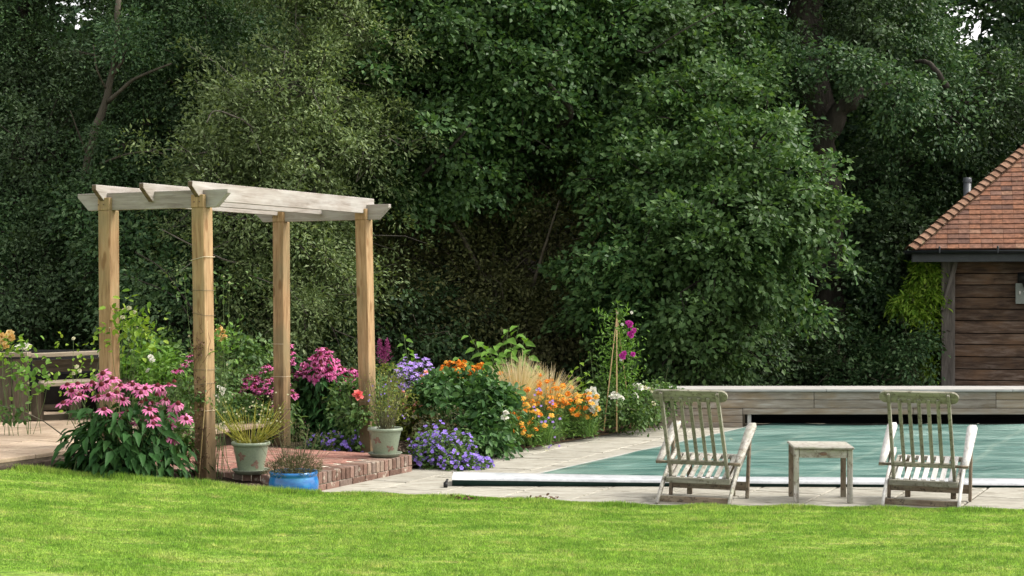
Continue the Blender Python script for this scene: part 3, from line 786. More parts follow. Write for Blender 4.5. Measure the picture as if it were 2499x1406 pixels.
tree('pedunculate_oak', 'broad mid green oak filling the top centre above the pergola end',
     [(950, 190, 24, 1.25), (1090, 90, 24, 1.35), (1245, 190, 24, 1.25), (1050, 320, 23.6, 1.15), (1200, 370, 24.2, 1.1), (1380, 110, 24.5, 1.35), (1430, 300, 25, 1.2), (935, 420, 23.8, .95),
      (1320, 270, 24.6, .9), (1540, 60, 25, 1.2), (1000, -90, 24, 1.3), (1250, -100, 24.4, 1.4), (1470, -110, 25, 1.3), (900, 30, 24, .9)],
     [([gp(1270, 26.6), at(1270, 600, 26.6), at(1290, 300, 26.2), at(1270, 0, 25.6)], .3, .16), ([at(1285, 420, 26.2), at(1180, 300, 25), at(1060, 200, 24.4)], .12, .04),
      ([at(1290, 380, 25.6), at(1350, 320, 24), at(1405, 275, 23.4), at(1340, 205, 23.2)], .08, .03), ([at(1275, 250, 25.2), at(1240, 100, 24), at(1205, 40, 23.8)], .05, .02),
      ([at(1030, 430, 23), at(1130, 330, 22.8), at(1150, 300, 22.8)], .03, .012)],
     'l_oak', rc=.28, dens=1.5, nl=62, L=.09, W=.057, droop=.2, flat=.3, jag=.42)
tree('hawthorn', 'olive brown twiggy thicket tree in the middle, behind the tall leafy shrub',
     [(1200, 500, 25.4, 1.15), (1340, 590, 25.2, 1.1), (1060, 560, 25, 1.15), (950, 650, 24.4, 1.0), (1160, 670, 25.2, 1.1), (1300, 450, 25.8, 1.0), (1050, 780, 24, .9), (1230, 800, 24.4, .9), (1340, 780, 24.4, .8)],
     [([gp(1180, 25), at(1190, 800, 25), at(1200, 560, 25), at(1250, 430, 25.2)], .12, .04), ([at(1300, 700, 24.2), at(1330, 600, 24), at(1365, 490, 23.8)], .03, .012),
      ([at(1190, 700, 24.6), at(1120, 560, 24.2), at(1060, 500, 24)], .05, .015)],
     'l_brown', 'twig', rc=.30, dens=1.7, nl=60, L=.07, W=.036, twigs=.6, tr=.010)
tree('young_oak', 'light green leafy oak bulging forward over the pool, right of centre',
     [(1600, 300, 23.6, .85), (1730, 240, 23.8, .8), (1520, 430, 23.6, .8), (1655, 450, 22.9, .9), (1800, 400, 22.8, .85), (1890, 470, 22.3, .8), (1985, 545, 22.2, .56), (1830, 520, 21.9, .6), (1700, 560, 22, .6), (1570, 620, 22.8, 1.0),
      (1720, 640, 22.4, 1.05), (1860, 640, 22.6, .85), (1500, 730, 23, .85), (1660, 790, 22.8, .9), (1790, 110, 25.0, .8), (1860, 330, 23.6, .6), (1740, -10, 25.4, 1.1), (1650, 120, 24.6, .9), (1850, 200, 24.4, .5), (1790, 780, 23, .8)],
     [([gp(1720, 24.2), at(1720, 700, 24), at(1735, 480, 23.9), at(1740, 330, 24.2)], .16, .05), ([at(1725, 560, 23.9), at(1830, 480, 23), at(1940, 440, 22.6)], .06, .02),
      ([at(1735, 520, 23.9), at(1640, 420, 23.2), at(1560, 380, 23)], .06, .02), ([at(1490, 60, 24), at(1570, 140, 23.4), at(1640, 90, 23.2), at(1745, 30, 23.2)], .02, .008)],
     'l_oak2', rc=.25, dens=1.55, nl=62, L=.086, W=.055, droop=.2, flat=.3, jag=.42)
tree('veteran_oak', 'big old oak with thick grey trunk and heavy leaning limb, right of centre',
     [(1955, 190, 24.6, .42), (2040, 140, 24.4, .40), (2110, 165, 24.3, .45), (2200, 230, 24.3, .5), (1960, 330, 24.4, .35), (1925, 120, 25, .4), (2130, 60, 26, 1.2), (2010, 200, 26.6, .8), (2270, 240, 26, 1.2), (2180, 420, 27.6, 1.05), (2400, 300, 28, 1.2), (2250, 70, 27, .9), (2480, 200, 26.5, .9), (2140, -90, 26, 1.3), (2500, -40, 27, .9), (1930, -120, 26, 1.2), (2650, 330, 29, 1.3)],
     [([gp(2035, 26), at(2020, 760, 25.9), at(1998, 480, 25.6), at(1994, 320, 25.4), at(1975, 200, 25.7), at(1967, 60, 25.8), at(1960, -140, 26)], .42, .26),
      ([at(1998, 370, 25.1), at(2030, 300, 24.9), at(2075, 240, 24.8), at(2130, 210, 24.9), at(2190, 190, 25.6)], .20, .07),
      ([at(2310, 215, 24.7), at(2290, 175, 24.6), at(2262, 150, 24.7), at(2235, 150, 25.0)], .055, .03)],
     'l_dark', 'bark', rc=.28, dens=1.6, nl=76, L=.072, W=.042, jag=.4)
tree('dark_hazel', 'nearly black green tree mass behind the flue and tiled roof',
     [(2140, 580, 26.4, .9), (2230, 540, 28, 1.0), (2380, 440, 29.2, 1.15), (2160, 730, 25.6, .75), (2500, 300, 29.5, 1.2), (2300, 640, 29, 1.0), (2100, 700, 25.8, .8), (2240, 760, 28.5, 1.0)],
     [([gp(2290, 28.4), at(2292, 760, 28.5), at(2280, 620, 28.8)], .12, .04)],
     'l_dark', rc=.30, dens=1.7, nl=60, L=.085, W=.055)

# the shrubs at the foot of the wood
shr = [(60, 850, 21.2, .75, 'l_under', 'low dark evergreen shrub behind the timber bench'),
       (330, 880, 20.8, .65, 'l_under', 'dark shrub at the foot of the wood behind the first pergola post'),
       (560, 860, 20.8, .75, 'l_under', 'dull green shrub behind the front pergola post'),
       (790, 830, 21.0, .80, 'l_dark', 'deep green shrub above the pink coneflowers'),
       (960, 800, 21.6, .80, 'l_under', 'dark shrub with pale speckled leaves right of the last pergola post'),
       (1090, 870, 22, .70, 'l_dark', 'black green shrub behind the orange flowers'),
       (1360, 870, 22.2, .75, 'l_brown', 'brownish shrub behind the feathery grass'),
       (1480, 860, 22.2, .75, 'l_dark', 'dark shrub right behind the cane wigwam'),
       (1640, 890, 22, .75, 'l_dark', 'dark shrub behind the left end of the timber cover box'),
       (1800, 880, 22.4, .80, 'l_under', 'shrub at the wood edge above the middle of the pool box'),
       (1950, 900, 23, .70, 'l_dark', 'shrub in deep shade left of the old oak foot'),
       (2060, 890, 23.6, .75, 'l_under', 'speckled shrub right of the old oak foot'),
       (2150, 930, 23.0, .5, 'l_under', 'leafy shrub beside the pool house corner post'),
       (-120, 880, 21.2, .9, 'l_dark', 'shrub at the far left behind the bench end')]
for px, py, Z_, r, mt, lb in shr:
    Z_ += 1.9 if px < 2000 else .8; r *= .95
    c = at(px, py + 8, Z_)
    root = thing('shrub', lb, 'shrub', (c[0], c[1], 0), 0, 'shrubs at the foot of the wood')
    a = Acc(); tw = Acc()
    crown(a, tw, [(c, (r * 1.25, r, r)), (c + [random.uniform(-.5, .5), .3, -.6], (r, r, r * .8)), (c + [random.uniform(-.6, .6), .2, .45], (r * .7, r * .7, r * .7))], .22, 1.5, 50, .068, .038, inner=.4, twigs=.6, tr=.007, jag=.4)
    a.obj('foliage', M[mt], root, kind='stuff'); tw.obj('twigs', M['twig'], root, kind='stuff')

# second row of trees
row2 = []
k = 0
for tx in range(-350, 3000, 420):
    B = []
    for dx, dy, r in ((-110, -190, 1.9), (110, -60, 2.0), (-130, 130, 1.9), (90, 280, 2.0), (-90, 470, 1.9), (110, 640, 1.9), (0, 830, 1.5), (60, -420, 2.2)):
        B.append((tx + dx + random.uniform(-40, 40), dy + 60 + random.uniform(-30, 30), 31 + random.uniform(-1.5, 1.5), r))
    lab = ['dark tree deep in the wood at the far left', 'dark tree deep behind the slender forked trunk', 'tree deep in the wood behind the sallow', 'tree deep in the wood behind the left side of the broad oak',
           'tree deep in the wood behind the olive thicket', 'tree deep in the wood behind the light green oak', 'tree deep in the wood behind the old oak trunk', 'tree deep in the wood behind the pool house roof'][k]
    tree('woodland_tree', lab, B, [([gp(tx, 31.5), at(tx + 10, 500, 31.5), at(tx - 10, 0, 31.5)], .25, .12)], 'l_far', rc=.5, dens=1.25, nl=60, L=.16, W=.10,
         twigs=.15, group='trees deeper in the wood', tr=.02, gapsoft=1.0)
    k += 1
# the wood behind, one mass
B = []
for Zb in (38, 43):
    for px in range(-500, 3100, 230):
        for py in (140, 330, 560, 800):
            B.append((at(px + random.uniform(-60, 60), py + random.uniform(-30, 30) - (0 if Zb > 40 else -40), Zb), 2.4))
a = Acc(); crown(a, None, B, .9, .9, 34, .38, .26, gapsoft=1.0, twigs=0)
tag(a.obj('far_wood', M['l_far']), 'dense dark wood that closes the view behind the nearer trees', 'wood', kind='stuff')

#--OBJECTS--
# ------------------------------------------------------------------ pool: cover, leading bar, cover box
root = thing('pool_cover', 'rippled teal pool cover pulled across the whole pool', 'pool cover', (3, 16.5, 0))
nxv, nyv = 150, 110
sx = np.linspace(0, 1, nxv); ty = np.linspace(0, 1, nyv)
S, T = np.meshgrid(sx, ty)
YY = 14.02 + T * (19.95 - 14.02)
XL = POOL_A[0] + (YY - POOL_A[1]) * pd[0] / pd[1]
XX = XL + S ** 1.1 * (10.5 - XL)
def wr(x, y): return .008 * np.sin(x * 2.1 + y * .7) + .006 * np.sin(y * 5.3 + x * .8 + np.sin(x * 1.3)) + .004 * np.sin(y * 11 + 3 * np.sin(x * .7))
edge = np.clip(S * 25, 0, 1) ** .5
ZZ = .022 + edge * (wr(XX, YY) * 1.6 + .010 * np.abs(np.sin(YY * 2.4 + XX * .5 + 1.2 * np.sin(XX * .9))) ** 6 + .010)
ZZ -= .018 * np.exp(-((T - 1) / .05) ** 2)                       # rises to the roller
ZZ += .030 * np.exp(-((YY - (18.9 + .35 * np.sin(XX * .9 + 1))) / .22) ** 2) * np.clip((XX - 3.4) / 1.2, 0, 1)   # long fold
ZZ += .030 * np.exp(-((YY - (17.6 - .45 * (XX - 4.6))) / .25) ** 2) * np.clip((5.2 - np.abs(XX - 4.6) * 3) / 5, 0, 1)
ZZ = np.maximum(ZZ, .008)
# gathers behind the bar
gth = np.clip(1 - (YY - 14.1) / .55, 0, 1)
ZZ += .018 * gth * (.5 + .5 * np.sin((XX * 1.0 - YY * 1.6) * 13)) * np.clip((XX - .6) / .4, 0, 1) * (XX < 1.9)
ZZ += .010 * gth * (.5 + .5 * np.sin((XX * .5 + YY * 1.6) * 9)) * (XX > 2.4)
v = np.stack([XX, YY, ZZ], -1).reshape(-1, 3); i = (np.arange(nyv - 1)[:, None] * nxv + np.arange(nxv - 1)[None]).ravel()
a = Acc(); a.add(v, np.stack([i, i + 1, i + nxv + 1, i + nxv], -1)); a.obj('fabric', M['cover'], root, True)
# white leading bar
B0 = np.array([-.545, 13.86]); B1 = np.array([10.5, 13.62])
a = Acc()
nb = 24; ss = np.linspace(0, 1, nb); rows = []
for s in ss:
    p = B0 + (B1 - B0) * s; zt = np.interp(p[0], [-.5, 1.2, 4.6, 11], [.072, .052, .036, .036]); zf = zt - .004
    dep = np.interp(p[0], [-.5, 1.5, 11], [.36, .27, .24])
    rows.append([[p[0], p[1], zf - .012], [p[0], p[1] + .003, zf + .012], [p[0], p[1] + dep * .30, zt + .014], [p[0], p[1] + dep * .33, zt + .008], [p[0], p[1] + dep * .55, zt + .018], [p[0], p[1] + dep, zt + .016], [p[0], p[1] + dep + .01, zt - .03]])
rows = np.array(rows); m = 7
i = (np.arange(nb - 1)[:, None] * m + np.arange(m - 1)[None]).ravel()
a.add(rows.reshape(-1, 3), np.stack([i, i + m, i + m + 1, i + 1], -1)); a.F.append(np.array([list(range(m))[::-1]]))
a.obj('leading_bar', M['white_alu'], root)
a = Acc(); rw = []
for s in ss:
    p = B0 + (B1 - B0) * s; zt = np.interp(p[0], [-.5, 1.2, 4.6, 11], [.072, .052, .036, .036])
    rw.append([[p[0], p[1] + .012, zt - .006], [p[0], p[1] + .02, .002], [p[0], p[1] + .34, .002]])
rw = np.array(rw); i = (np.arange(nb - 1)[:, None] * 3 + np.arange(2)[None]).ravel()
a.add(rw.reshape(-1, 3), np.stack([i, i + 3, i + 4, i + 1], -1)); a.F.append(np.array([[0, 1, 2]]))
a.obj('flap', M['cover_edge'], root)
a = Acc(); a.box((-.60, 13.80, .022), .035, .08, .04); a.tube([(-.60, 13.80, .04), (-.585, 13.84, .062)], .012, 6)
a.obj('wheel_bracket', M['black_box'], root)
# narrow white coping along the left edge of the pool
c0 = POOL_A - pn * .03 - pd * .1; c1 = POOL_B - pn * .03 + pd * .3
bar('edge_track', (*c0, .008), (*c1, .008), .06, .022, M['coping'], root, bev=.003)

# timber box over the cover roller
BY = 19.72
box = thing('cover_box', 'long low silvered timber box over the far end of the pool', 'pool cover box', (5.5, BY + .3, 0))
bx0 = 1.70; op0 = 2.98
def seam_board(z0, z1, x0, x1, name='board'):
    x = x0; first = True
    while x < x1 - .2:
        ln = 2.35 if not first else 2.2
        xe = min(x + ln, x1); bar(name, (x + .003, BY, (z0 + z1) / 2), (xe - .003, BY, (z0 + z1) / 2), .025, z1 - z0 - .006, M['box_board'], box, bev=.003); x = xe; first = False
seam_board(.355, .462, bx0, 10.5); seam_board(.248, .355, bx0, 10.5); seam_board(.165, .248, op0, 10.5)
bar('board', (bx0, BY, .20), (op0 - .003, BY, .20), .025, .086, M['box_board'], box, bev=.003)
bar('board', (bx0, BY, .108), (op0 - .003, BY, .108), .025, .09, M['box_board'], box, bev=.003)
bar('board', (bx0, BY, .03), (op0 - .003, BY, .03), .025, .058, M['box_board'], box, bev=.003)
for z_ in (.41, .30, .20, .108, .035):
    bar('end_board', (bx0 - .02, BY + .02, z_), (bx0 - .02, BY + .66, z_), .025, .088, M['box_board'], box, bev=.003)
x = bx0 - .05
while x < 10.5:
    xe = min(x + 2.4, 10.5)
    for q in range(4): bar('top_board', (x + .002, BY + .02 + q * .165, .481), (xe - .002, BY + .02 + q * .165, .481), .160, .032, M['box_top'], box, bev=.004)
    x = xe
bar('opening_post', (op0 + .09, BY + .06, .0), (op0 + .09, BY + .06, .165), .07, .05, M['box_top'], box, up=(1, 0, 0))
bar('opening_frame', (op0 + .02, BY + .03, .0), (op0 + .02, BY + .03, .165), .04, .03, M['bench'], box, up=(1, 0, 0))
a = Acc(); a.box((6.6, BY + .60, .23), 7.6, .02, .46); a.obj('back_panel', M['void'], box)  # near-black sheet, painted as the darkness inside the opening
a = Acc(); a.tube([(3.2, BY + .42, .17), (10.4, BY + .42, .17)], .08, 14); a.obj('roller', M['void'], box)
a = Acc(); a.box((2.03, BY - .02, .38), .05, .03, .14); a.box((2.10, BY - .025, .33), .035, .03, .10); a.obj('lock_fitting', M['black_box'], box)

# ------------------------------------------------------------------ pool house
HY = 24.0; ex0 = 6.17; EZ = 2.37; EY = 23.5
hs_ = thing('pool_house', 'oak boarded pool house with hipped red clay tile roof at the right', 'pool house', (8, HY, 0))
a = Acc(); a.box((9.2, HY + 1.6, 1.2), 4.9, 3.0, 2.42); a.obj('wall', M['void'], hs_)  # near-black core paints the shade seen in gaps between the boards
z = -.02; k = 0
while z < 2.36:
    hb = .186 + .012 * math.sin(k * 2.3)
    tilt = R(4)
    Mx = frame([1, 0, 0], (0, math.sin(tilt), math.cos(tilt)), (9.12, HY + .055, z + hb / 2))
    place('wall_board', box_mesh(4.9, .026, hb - .011, M['oak_board'], .006), hs_, Mx); z += hb; k += 1
bar('corner_post', (6.70, HY, -.02), (6.70, HY, 2.33), .21, .20, M['oak_post'], hs_, up=(0, 1, 0), bev=.012)
bar('corner_post', (6.42, HY + .42, -.02), (6.42, HY + .42, 2.33), .10, .12, M['oak_post'], hs_, up=(0, 1, 0), bev=.008)
bar('brace', (6.62, HY - .125, 1.45), (6.85, HY - .125, 2.33), .07, .06, M['oak_post'], hs_, up=(0, 1, 0)).hide_render = False
bar('fascia', (ex0 - .01, EY + .04, EZ - .095), (11.5, EY + .04, EZ - .095), .025, .15, M['fascia'], hs_)
bar('fascia', (ex0 - .01, EY + .055, EZ - .095), (ex0 - .01, EY + 4.5, EZ - .095), .025, .15, M['fascia'], hs_)
a = Acc(); a.box((9.0, EY + .3, EZ - .15), 5.55, .46, .012); a.obj('soffit', M['fascia'], hs_)
def gutter(p0, p1, nrm_out):
    a = Acc(); p0 = np.array(p0); p1 = np.array(p1); o = np.array(nrm_out)
    th = np.linspace(0, math.pi, 9); prof = [(-.055 * math.cos(t), -.055 * math.sin(t)) for t in th] + [(.048 * math.cos(t), -.048 * math.sin(t)) for t in th]
    va = [p0 + o * x_ + UP * z_ for x_, z_ in prof]; vb = [p1 + o * x_ + UP * z_ for x_, z_ in prof]; n = len(prof)
    a.add(va + vb, [[i_, (i_ + 1) % n, n + (i_ + 1) % n, n + i_] for i_ in range(n)])
    a.F.append(np.array([list(range(9))[::-1]])); a.F.append(np.array([[n + q for q in range(9)]]))
    return a.obj('gutter', M['black_gutter'], hs_, False)
gutter((ex0 - .10, EY - .05, EZ + .005), (11.5, EY - .05, EZ + .005), (0, -1, 0))
gutter((ex0 - .08, EY, EZ + .005), (ex0 - .08, EY + 4.5, EZ + .005), (-1, 0, 0))
for x in (6.55, 7.40, 8.25): bar('gutter_clip', (x, EY - .075, EZ + .012), (x + .03, EY - .075, EZ + .012), .07, .115, M['black_gutter'], hs_, bev=.01)
# roof planes
RS = .94; p = math.atan(RS); cs, sn = math.cos(p), math.sin(p); gauge = .114; gx = gauge * cs; gz = gauge * sn
def roof_plane():
    a = Acc(); t = 2.9
    A0 = np.array([ex0, EY, EZ]); A1 = np.array([13, EY, EZ]); R0 = np.array([ex0 + t, EY + t, EZ + RS * t]); R1 = np.array([13, EY + t, EZ + RS * t])
    B0_ = np.array([ex0, EY + 2 * t, EZ])
    a.add([A0, A1, R1, R0], [[0, 1, 2, 3]]); a.add([A0, R0, B0_], [[0, 1, 2]]); a.add([B0_, R0, R1, [13, EY + 2 * t, EZ]], [[0, 1, 2, 3]])
    a.obj('roof_deck', M['deck'], hs_)
roof_plane()
tcnt = 0
tm = box_mesh(.1635, .024, .19, M['tile'], .003)
slope = np.array([0, cs, sn]); tn = np.array([0, -sn, cs])
for r_ in range(24):
    x0 = ex0 + r_ * gx + .10
    x1 = (.3355 * (EY + r_ * gx * .966) - ex0 - r_ * gx * .259) / (.966 + .3355 * .259) + ex0 + .25
    x = x0 + (.0825 if r_ % 2 else 0) + .0
    base = np.array([0, EY + r_ * gx, EZ + r_ * gz])
    while x < x1:
        c = base + slope * .10 + tn * (.022 + random.uniform(0, .004)) + np.array([x, 0, 0])
        Mx = Matrix(((1, -tn[0], slope[0], c[0]), (0, -tn[1], slope[1], c[1]), (0, -tn[2], slope[2], c[2]), (0, 0, 0, 1)))
        Mx = Mx @ Euler((R(-7), R(random.uniform(-.8, .8)), R(random.uniform(-.6, .6)))).to_matrix().to_4x4()
        place('roof_tile', tm, hs_, Mx); tcnt += 1; x += .165
print('tiles', tcnt)
# the rest of the roof beyond the frame and on the hip end: one mass of tiles
a = Acc()
for r_ in range(24):
    base = np.array([0, EY + r_ * gx, EZ + r_ * gz]); x = (.3355 * (EY + r_ * gx * .966) - ex0 - r_ * gx * .259) / (.966 + .3355 * .259) + ex0 + .42
    rot = np.array([[1, 0, 0], [0, -tn[1], slope[1]], [0, -tn[2], slope[2]]])
    while x < 11.4:
        a.box(base + slope * .10 + tn * .02 + np.array([x, 0, 0]), .160, .015, .215, rot); x += .165
    # hip end
    y = EY + r_ * gx + .15
    while y < EY + 5.8 - r_ * gx:
        rot2 = np.array([[0, sn, cs], [-1, 0, 0], [0, -cs, sn]])
        a.box(np.array([ex0 + r_ * gx, y, EZ + r_ * gz]) + np.array([cs, 0, sn]) * .10 + np.array([-sn, 0, cs]) * .02, .160, .015, .215, rot2); y += .165
a.obj('outlying_roof_tiles', M['tile'], hs_, kind='stuff')
# bonnet hip tiles
hd = nrm([1, 1, RS]); 
def hip_mesh():
    a = Acc(); prof = []
    for s, w, lift in ((0, .115, .055), (.24, .085, .012)):
        ring = []
        for t in np.linspace(-1, 1, 7):
            ring.append([s, t * w, lift + .045 - .075 * abs(t) ** 1.4])
        prof.append(ring)
    top = np.array(prof).reshape(-1, 3); bot = top - [0, 0, .016]
    f = [[i_, i_ + 7, i_ + 8, i_ + 1] for i_ in range(6)]
    a.add(top, f); a.add(bot, [q[::-1] for q in f]); n = 14
    a.F.append(np.array([[i_ + 1, i_, i_ + n, i_ + n + 1] for i_ in range(6)]))
    a.F.append(np.array([[0, 7, 21, 14], [13, 6, 20, 27]]))
    return a.mesh('hip_tile', M['hip'])
hm = hip_mesh()
for r_ in range(25):
    c = np.array([ex0, EY, EZ]) + np.array([1, 1, RS]) * (r_ * gx - .03) + UP * .03
    y = nrm(np.cross(UP, hd)); z_ = np.cross(hd, y)
    Mx = Matrix(((hd[0], y[0], z_[0], c[0]), (hd[1], y[1], z_[1], c[1]), (hd[2], y[2], z_[2], c[2]), (0, 0, 0, 1)))
    place('hip_tile', hm, hs_, Mx @ Euler((R(random.uniform(-2, 2)), 0, R(random.uniform(-2, 2)))).to_matrix().to_4x4())
# the whole house stands turned a little, its left end out of sight
def turn(o, ang=R(-15)):
    pv = Matrix.Translation((ex0, EY, 0))
    o.matrix_basis = pv @ Matrix.Rotation(ang, 4, 'Z') @ pv.inverted() @ o.matrix_basis
turn(hs_)
# flue behind the hip
fl = thing('flue_pipe', 'grey metal flue pipe rising behind the tiled hip', 'flue', (7.72, 25.6, 2.4))
fc = at(2361, 500, 25.2)
a = Acc(); a.lathe([(.064, 2.6), (.064, 3.58), (.0, 3.58)], (fc[0], 25.2, 0), 20); a.obj('pipe', M['flue'], fl, True)
a = Acc(); a.lathe([(.072, 3.54), (.072, 3.60), (.06, 3.62), (0, 3.62)], (fc[0], 25.2, 0), 20); a.obj('collar', M['flue'], fl, True)
# grey box on the wall with pale marks, black lamp above it
bp = np.array([7.92, HY, 1.7]); 
ib = thing('wall_notice', 'small grey green panel with pale marks on the boarded wall', 'notice panel', (bp[0] + .1, HY - .03, 1.7))
p0 = np.array([7.70, HY - .05, 1.555]); p1 = np.array([7.70, HY - .05, 1.875])
bar('panel', (p0[0], HY - .05, (p0[2] + p1[2]) / 2), (p0[0] + .42, HY - .05, (p0[2] + p1[2]) / 2), .03, p1[2] - p0[2], M['sign_grey'], ib, bev=.004)
a = Acc(); zc = 1.725
a.tube([(p0[0] + .062, HY - .067, zc + .03), (p0[0] + .062, HY - .067, zc - .025)], [.014, .014], 8); a.tube([(p0[0] + .125, HY - .067, zc + .035), (p0[0] + .15, HY - .067, zc - .05), (p0[0] + .18, HY - .067, zc + .035)], .011, 6)
a.obj('pale_marks', M['white_print'], ib)
lp = thing('wall_lamp', 'black lamp fixed to the wall just above the grey panel', 'wall lamp', (p0[0] + .2, HY - .04, 2.0))
a = Acc(); a.box((p0[0] + .16, HY - .05, 1.96), .26, .06, .16); a.obj('housing', M['black_box'], lp)
a = Acc(); a.lathe([(.0, 0), (.05, .0), (.075, .07), (.05, .1), (0, .1)], (p0[0] + .17, HY - .12, 1.80), 14); a.obj('lamp_shade', M['black_box'], lp, True)

turn(ib); turn(lp)
# ------------------------------------------------------------------ pergola
PB = np.array([-2.708, 13.5, 0.0])
pg = thing('pergola', 'new timber pergola of four posts with grey beams and three long rafters', 'pergola', PB + [0, 0, .1])
PW_, PLn = 1.09, 2.71
posts = {'B': PB, 'A': PB + E1 * PW_, 'D': PB + E2 * PLn, 'C': PB + E1 * PW_ + E2 * PLn}
bz0, bh = 2.51, .158
for k_, q in posts.items():
    base = {'A': .2, 'B': .05, 'C': .05, 'D': .05}[k_]
    lean = {'B': np.array([-.035, 0, 0]), 'A': np.array([-.015, 0, 0]), 'C': np.array([-.01, 0, 0]), 'D': np.array([-.05, 0, 0])}[k_] 
    top = q + lean * 1.0
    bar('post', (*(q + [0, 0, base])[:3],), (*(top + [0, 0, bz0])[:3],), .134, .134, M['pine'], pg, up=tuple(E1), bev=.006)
    cz = top + [0, 0, bz0 - .001]; cz = cz - E2 * .048
    bar('post_cheek', cz, cz + [0, 0, .115], .134, .046, M['pine'], pg, up=tuple(-E2), bev=.004)
for k_, q in posts.items():
    for dx_ in (-.03, .03):
        c_ = q + np.array([-.035, 0, 0]) + UP * (bz0 + .05) - E2 * .0715 + E1 * dx_
        a = Acc(); a.tube([c_, c_ - E2 * .004], .006, 8); a.obj('nail_head', M['endgrain'], pg)
# cross beams along E1, ends cut on the slant below
def slant_beam(name, c, d, L, h, w, cut, cut2, mat):
    """board centred on c along d, lower corners cut away at the ends"""
    poly = [(-L / 2, h / 2), (-L / 2, h / 2 - (.035 if cut else h)), (-L / 2 + (cut or .001), -h / 2), (L / 2 - (cut2 or .001), -h / 2), (L / 2, h / 2 - (.035 if cut2 else h * .98)), (L / 2, h / 2)]
    return prism(name, poly, w, mat, pg, frame(d, (0, 0, 1), c), .003)
for s in (0, PLn):
    lean = np.array([-.03, 0, 0])
    c = PB + lean + E1 * (PW_ / 2 + .02) + E2 * (s + .004) + UP * (bz0 + bh / 2)
    slant_beam('beam', c, E1, PW_ + .62, bh, .052, .13, .13, M['larch'])
for s in (0, .545, PW_):
    c = PB + np.array([-.03, 0, 0]) + E1 * s + E2 * (PLn / 2 - .02) + UP * (bz0 + .065 + .081)
    L_ = PLn + .30; h = .16; w = .048
    poly = [(-L_ / 2, h / 2), (-L_ / 2, h / 2 - .045), (-L_ / 2 + .13, -h / 2), (L_ / 2, -h / 2), (L_ / 2, h / 2)]
    M_ = frame(E2, (0, 0, 1), c)
    o = prism('rafter', poly, w, M['larch'], pg, M_, .003)
    # weathered sawn end, its own board-thin face
    q0 = np.array([-L_ / 2 - .0025, h / 2 - .003]); q1 = np.array([-L_ / 2 - .0025, h / 2 - .045]); q2 = np.array([-L_ / 2 + .1275, -h / 2 - .002])
    pl = [tuple(q0), tuple(q1), tuple(q2), (q2[0] + .002, q2[1] + .003), (q1[0] + .003, q1[1] + .002), (q0[0] + .003, q0[1])]
    prism('rafter_end', pl, w - .004, M['endgrain'], o, M_)

# wires, cane and string tied on the posts
def post_ring(post, z, thick, mat, name='tie', tilt=.0, parent=pg):
    a = Acc(); q = posts[post] + np.array([-.03 * z / 2.5, 0, 0]); hw = .073
    c = [(-1, -1), (1, -1), (1, 1), (-1, 1), (-1, -1)]
    a.tube([q + E1 * x * hw * -1 + E2 * y * hw + UP * (z + tilt * x) for x, y in c], thick, 4, False)
    return a.obj(name, M[mat], parent)
wires = []
for post, z, tl, mt, th in (('B', 2.06, .015, 'string', .0035), ('B', 1.78, 0, 'wire', .002), ('B', 1.57, -.012, 'wire', .002), ('B', 1.08, .0, 'wire', .002), ('B', .95, .01, 'wire', .002), ('B', .72, 0, 'string', .002),
                            ('C', 1.20, .0, 'string', .002), ('C', .85, 0, 'string', .002), ('D', .62, .01, 'wire', .002), ('C', .5, .0, 'wire', .002)):
    lbl = {('B', 2.06): 'pale string tied near the top of the front post'}.get((post, z))
    o = post_ring(post, z, th, mt, 'post_tie', tl)
cane0 = PB + E2 * -.085 - E1 * .062 + UP * .10
cn = Acc(); cn.tube([cane0 + np.array([-.06, 0, 0]), cane0 + np.array([.005, 0, .8]), cane0 + np.array([.02, 0, 1.42])], [.006, .005, .004], 6)
tag(cn.obj('bamboo_cane', M['cane']), 'thin bamboo cane leaning up the face of the front pergola post', 'garden cane')

# ------------------------------------------------------------------ timber bench on the terrace, left
bc = at(120, 940, 16.6)
bn_ = thing('timber_bench', 'dark timber garden bench with pale top rails on the terrace', 'bench', (bc[0], 16.9, TZ))
BYb = 16.7
def tb(name, px0, py0, px1, py1, w, h, mat, Z0=BYb, Z1=None, up=(0, 0, 1)):
    return bar(name, at(px0, py0, Z0), at(px1, py1, Z1 or Z0), w, h, M[mat], bn_, up=up)
tb('top_rail', -260, 868, 72, 865, .16, .05, 'bench_top', 16.5, 16.55)
tb('top_rail', 74, 868, 262, 860, .14, .045, 'bench_top', 16.9, 17.3)
for k in range(8):
    px = -240 + k * 41.5
    tb('side_board', px, 876, px, 1030, .02, .172, 'bench', 16.52, 16.52, up=(1, 0, 0))
tb('back_board', 80, 895, 262, 888, .025, .14, 'bench', 17.0, 17.4)
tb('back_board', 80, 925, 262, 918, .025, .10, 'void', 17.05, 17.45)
tb('seat_board', 100, 938, 385, 926, .26, .04, 'bench_top', 16.6, 17.25)
tb('seat_board', 100, 934, 385, 922, .20, .035, 'bench_top', 16.85, 17.5)
tb('stretcher', 78, 996, 175, 992, .05, .06, 'bench', 16.7, 16.9)
tb('foot_rail', 70, 1024, 230, 1018, .06, .09, 'bench', 16.65, 17.0)
for px, Zl in ((92, 16.65), (185, 16.8), (372, 17.2)):
    tb('leg', px, 940, px, 1026, .10, .11, 'bench', Zl, Zl, up=(1, 0, 0))
a = Acc(); a.box((at(170, 960, 17.9)[0], 17.9, .7), 2.2, .03, .75); a.obj('back_panel', M['void'], bn_)  # near-black sheet, painted as the shade behind the bench

